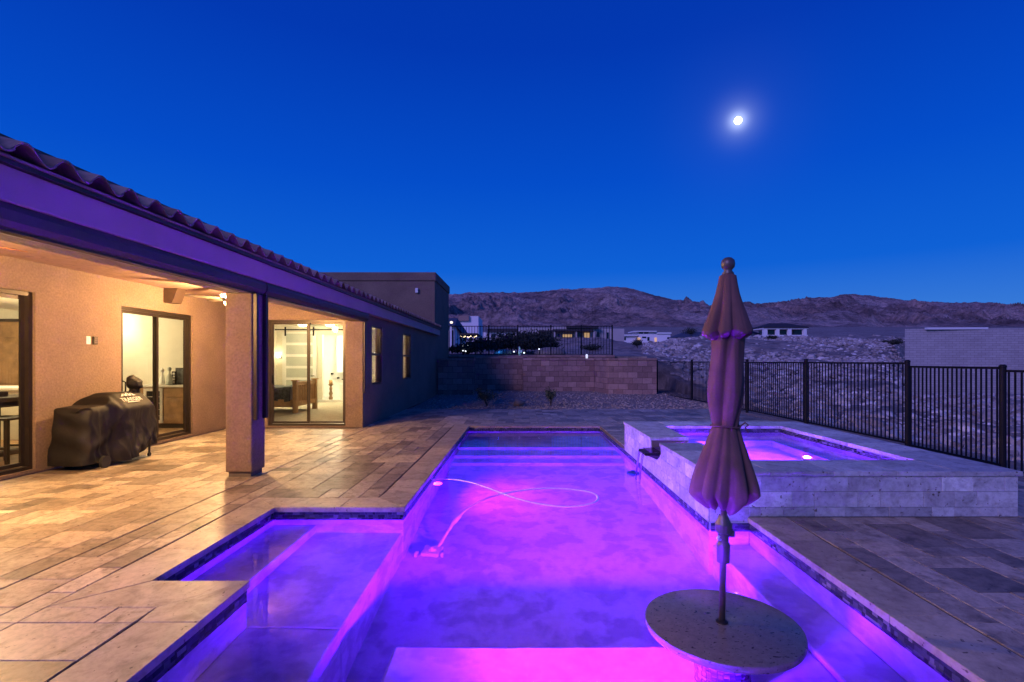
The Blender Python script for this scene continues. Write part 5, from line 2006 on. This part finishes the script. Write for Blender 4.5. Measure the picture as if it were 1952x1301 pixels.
# ------------------------------------------------------------------ far houses
def fbox(root, name, mat, px0, px1, py0, py1, D, depth=6.0, dz=0.0):
    (x0, _, z1), (x1, _, z0) = P(px0, py0, D), P(px1, py1, D)
    return B(x0, x1, D, D + depth, z0 - dz, z1).build(name, mat, root)


def fhip(root, name, mat, px0, px1, py0, py1, D, depth=8.0, inset=0.30, over=0.3):
    """hip roof between screen rows py0 (ridge) and py1 (eave) of a house at D"""
    (x0, _, z1), (x1, _, z0) = P(px0, py0, D), P(px1, py1, D)
    xr0, xr1 = x0 + (x1 - x0) * inset, x1 - (x1 - x0) * inset
    m_ = MB()
    vs_ = [(x0, D - over, z0), (x1, D - over, z0), (x1, D + depth + over, z0), (x0, D + depth + over, z0),
           (xr0, D + depth * 0.45, z1 + (z1 - H) * depth * 0.45 / D), (xr1, D + depth * 0.45, z1 + (z1 - H) * depth * 0.45 / D),
           (x0, D - over, z0 - 0.25), (x1, D - over, z0 - 0.25), (x1, D + depth + over, z0 - 0.25), (x0, D + depth + over, z0 - 0.25)]
    fs_ = [(0, 1, 5, 4), (1, 2, 5), (2, 3, 4, 5), (3, 0, 4), (0, 6, 7, 1), (1, 7, 8, 2), (2, 8, 9, 3), (3, 9, 6, 0), (6, 9, 8, 7)]
    return m_.add(vs_, fs_).build(name, mat, root, fixn=True)


def fhouse(label, px, D):
    q = P(px, 660, D)
    return thing('far_house', label, 'house', (q[0], D, q[2]), 'houses of the subdivision below the mountains')


def fwin(wall, mat, px0, px1, py0, py1, D, name='window'):
    return fbox(wall, name, mat, px0, px1, py0, py1, D - 0.06, 0.055)


def fcol(root, px0, px1, py0, py1, D, mat='farwhite'):
    return fbox(root, 'column', mat, px0, px1, py0, py1, D, (px1 - px0) * D / FOC)


# 1 blue roofed neighbour
D = 46
h1 = fhouse('blue roofed neighbour house partly hidden by the tall block', 862, D)
w = fbox(h1, 'wall', 'farwhite', 835, 868, 622, 682, D, 8)
fwin(w, 'farglass', 857, 864, 630, 668, D, 'door')
(xa, _, za), (xb, _, zb_) = P(833, 599, D), P(875, 632, D)
xm = X_(871, D)
m_ = MB().add([(xa, D - 0.6, P(0, 622, D)[2]), (xm - 0.1, D - 0.6, P(0, 622, D)[2]), (X_(872, D + 4), D + 4, P(0, 600, D)[2]), (xa, D + 4, P(0, 600, D)[2]),
               (xb + 0.15, D + 3.0, P(0, 634, D)[2]), (xa, D + 8, P(0, 622, D)[2]), (xb + 0.2, D + 8, P(0, 634, D)[2])],
              [(0, 1, 2, 3), (1, 4, 2), (2, 4, 6), (3, 2, 6, 5), (0, 3, 5), (0, 5, 6, 4, 1)])
m_.build('roof', 'navyroof', h1, fixn=True)
fcol(h1, 858, 861, 622, 670, D - 0.5)
q = P(860.5, 617, D - 0.8)
MB().lathe([(0.10, q[2]), (0.14, q[2] + 0.12), (0.05, q[2] + 0.2)], q[0], D - 0.8, 10).build('porch_lamp', emit('porch_lamp_glass', (1, 0.86, 0.6), 1.6), h1)
# 2 white building with reddish roof strip
D = 62
h2 = fhouse('white two storey building with reddish roof behind the string lights', 895, D)
fbox(h2, 'wall', 'farwhite', 878, 912, 612, 672, D, 7)
fbox(h2, 'parapet', 'farwhite', 894, 912, 603, 611.9, D, 6.5)
fbox(h2, 'roof', 'roof_tile', 874, 893.9, 602, 611.9, D - 0.3, 5.0)
fwin(bpy.data.objects[h2.children[0].name], 'farglass', 881, 886, 640, 655, D)
# pergola with string lights
D = 36
pg = thing('pergola', 'dark pergola hung with glowing string lights in the neighbouring yard', 'pergola', (X_(893, D), D, 1.74))
fbox(pg, 'roof', 'darkroof', 875, 910, 635.5, 638.5, D, 2.6)
for px_ in (877, 904):
    for dd in (0.1, 2.4):
        fbox(pg, 'post', 'darkwood', px_, px_ + 3, 638.6, 684, D + dd, 0.11)
for i in range(15):
    u = i / 14
    q = P(878 + 30 * u, 640 + 2.2 * math.sin(u * math.pi * 3) ** 2 + 1.2, D - 0.1)
    MB().lathe([(0.012, q[2] - 0.03), (0.032, q[2]), (0.012, q[2] + 0.03)], q[0], D - 0.1, 6).build('bulb', 'bulb', pg)
# 3 low white house with dark roof
D = 95
h3 = fhouse('low white house with long dark flat roof behind the hedge', 960, D)
w = fbox(h3, 'wall', 'farwhite', 933, 986, 633, 658, D, 8)
fbox(h3, 'roof', 'darkroof', 929, 989, 627, 632.9, D - 0.6, 9)
for px_ in (938, 952, 968):
    fwin(w, 'farglass', px_, px_ + 7, 637, 643, D)
fbox(h3, 'annex', 'farwhite', 911, 928, 634, 650, D + 2, 5)
# 4 long beige house
D = 86
h4 = fhouse('long beige modern house with dark banded roofs and lit porch', 1090, D)
w = fbox(h4, 'wall', 'farbeige', 1055, 1137, 622, 660, D + 1.2, 9)
fbox(h4, 'wall', 'farbeige', 988, 1054, 625, 658, D + 2.5, 8)
fbox(h4, 'garage_block', 'farbeige', 1137.2, 1190, 627, 662, D + 1.8, 9)
fbox(h4, 'roof', 'darkroof', 1080, 1141, 622, 626, D + 0.3, 8)
fbox(h4, 'porch_roof', 'darkroof', 1054, 1131, 628, 632, D - 1.0, 2.1)
fbox(h4, 'side_roof', 'darkroof', 1027, 1053.8, 630, 633, D - 0.4, 2.8)
for a, b in ((1055, 1058.5), (1096.5, 1100), (1131, 1136)):
    fcol(h4, a, b, 632.1, 660, D - 0.8, 'farbeige')
fwin(w, 'farglass', 1062, 1067, 637, 643, D + 1.2)
fwin(w, 'warmglass', 1073, 1090, 638, 643, D + 1.2)
fwin(w, 'farglass', 1100.5, 1108, 634, 642, D + 1.2)
fwin(w, 'warmglass', 1113, 1124, 635, 644, D + 1.2)
fwin(w, 'farglass', 1137.5, 1143, 634, 646, D + 1.75)
fwin(w, 'farglass', 1156, 1160, 634, 648, D + 1.75)
# 5 white modern house
D = 165
h5 = fhouse('white modern house with stacked flat roofs and lit entry', 1245, D)
w = fbox(h5, 'wall', 'farwhite', 1216, 1278, 637, 663, D + 1.5, 10)
fbox(h5, 'clerestory', 'farwhite', 1214, 1252, 633, 636.9, D + 2, 8)
fbox(h5, 'upper_roof', 'white', 1208, 1252, 631, 632.9, D + 0.5, 9)
fbox(h5, 'middle_roof', 'white', 1252.1, 1280, 634, 636.9, D + 1, 9)
fbox(h5, 'left_wing', 'farwhite', 1189, 1214, 641, 655, D + 2, 7)
fbox(h5, 'wing_roof', 'white', 1188, 1216, 638, 640.9, D + 1, 8)
fbox(h5, 'terrace_wall', 'white', 1234, 1284, 652, 664, D - 0.5, 1)
for a, b in ((1218, 1226), (1228, 1236)):
    fwin(w, 'farglass', a, b, 633.6, 636.6, D + 1.95)
fwin(w, 'farglass', 1190, 1193, 643, 649, D + 1.95)
fwin(w, 'farglass', 1224, 1232, 642, 645, D + 1.45)
fwin(w, 'warmglass', 1215, 1221, 644, 650, D + 1.45)
fwin(w, 'farglass', 1234, 1238, 643, 650, D + 1.45, 'door')
fwin(w, 'warmglass', 1248, 1252, 644, 652, D + 1.45)
fwin(w, 'farglass', 1272, 1276, 643, 650, D + 1.45)
# 6 garage house
D = 150
h6 = fhouse('white house with navy hip roof and two dark garage doors', 1330, D)
w = fbox(h6, 'wall', 'farwhite', 1293, 1352, 643, 662, D, 9)
fhip(h6, 'roof', 'navyroof', 1289, 1366, 633, 642.5, D, 9)
for a, b in ((1296, 1307), (1311, 1322)):
    g_ = fwin(w, 'farglass', a, b, 645, 657, D, 'garage_door')
fbox(h6, 'garden_wall', 'farbeige', 1276, 1292.8, 645, 652, D + 1, 0.4)
# 7 low house before it
D = 138
h7 = fhouse('low house with small navy roof just left of the umbrella', 1350, D)
w = fbox(h7, 'wall', 'farwhite', 1328, 1400, 648, 660, D, 7)
fhip(h7, 'roof', 'navyroof', 1325, 1404, 642, 647.6, D, 7)
for a, b in ((1331, 1342), (1345, 1362)):
    fwin(w, 'farglass', a, b, 649.5, 656, D)
# 8 behind the umbrella
D = 145
h8 = fhouse('white house with dark hip roof and lit doorway right of the umbrella', 1435, D)
w = fbox(h8, 'wall', 'farwhite', 1412, 1455, 640, 656, D, 8)
fhip(h8, 'roof', 'navyroof', 1408, 1459, 631, 639.6, D, 8)
fwin(w, 'farglass', 1421, 1438, 641, 651, D, 'garage_door')
fwin(w, 'warmglass', 1427, 1432, 645, 650, D - 0.06)
# 9 white pavilion
D = 138
h9 = fhouse('white columned pavilion house on the rise with dark low roof', 1497, D)
fbox(h9, 'wall', 'farbeige', 1462, 1534, 628, 645, D + 4, 5)
fbox(h9, 'floor_slab', 'farwhite', 1455, 1540, 639, 652, D, 9)
fbox(h9, 'beam', 'farwhite', 1455, 1541, 624, 627.4, D, 9)
fhip(h9, 'roof', 'darkroof', 1455, 1541, 616.5, 623.8, D, 9)
for a, b in ((1456, 1463), (1480, 1486), (1503, 1509), (1532, 1538)):
    fcol(h9, a, b, 627.5, 638.9, D + 0.1)
for a, b in ((1464, 1479), (1487, 1502), (1511, 1530)):
    fwin(h9.children[0], 'farglass', a, b, 629, 637, D + 3.9)

# ------------------------------------------------------------------ grey block building to the right
gb = thing('block_building', 'big grey concrete block wall rising beyond the fence on the right', 'building', (38, 45, -1.8))
def slab(px0, px1, py0, D0, D1, zb, name):
    (x0, _, z1) = P(px0, py0, D0)
    x1 = X_(px1, D1)
    return MB().prism([(x0, D0), (x1, D1), (x1 + 4.6, D1 + 5), (x0 + 4.6, D0 + 5)], zb, z1).build(name, 'farblock', gb)


slab(1725, 2150, 627.5, 45.0, 43.0, -2.2, 'wall')
slab(1650, 1724.7, 693, 45.3, 45.0, -2.4, 'low_wall')
m_ = MB().prism([(X_(1766, 44.6), 44.5), (X_(1880, 44.4), 44.2), (X_(1880, 44.4), 44.5), (X_(1766, 44.6), 44.8)], P(0, 628.5, 44.5)[2], P(0, 625.5, 44.5)[2] + 0.04)
m_.build('roof_flashing', 'white', gb)

# shrubs and hummocks on the slope
for i, (px_, py_, D, h_, w_) in enumerate(((1215, 680, 60, 1.1, 1.4), (1318, 668, 75, 1.7, 2.6), (1128, 678, 40, 0.7, 1.6), (1556, 640, 110, 1.4, 2.0), (1700, 690, 52, 0.8, 2.0), (1475, 655, 62, 0.6, 1.5))):
    x = X_(px_, D)
    shrub(x, D, gz(x, D) - 0.1, h_, w_, 900, ('dark shrub on the bare slope above the right block wall', 'large dark shrub below the garage house left of the umbrella', 'low dark shrub behind the right end of the terrace fence', 'round dark shrub on the slope right of the white pavilion', 'low dark shrub in front of the grey block wall', 'small dark shrub on the rubble right of the umbrella')[i], 'hedge', 'shrub', 'wild shrubs on the desert slope', 60 + i, 0.16, 0.3)
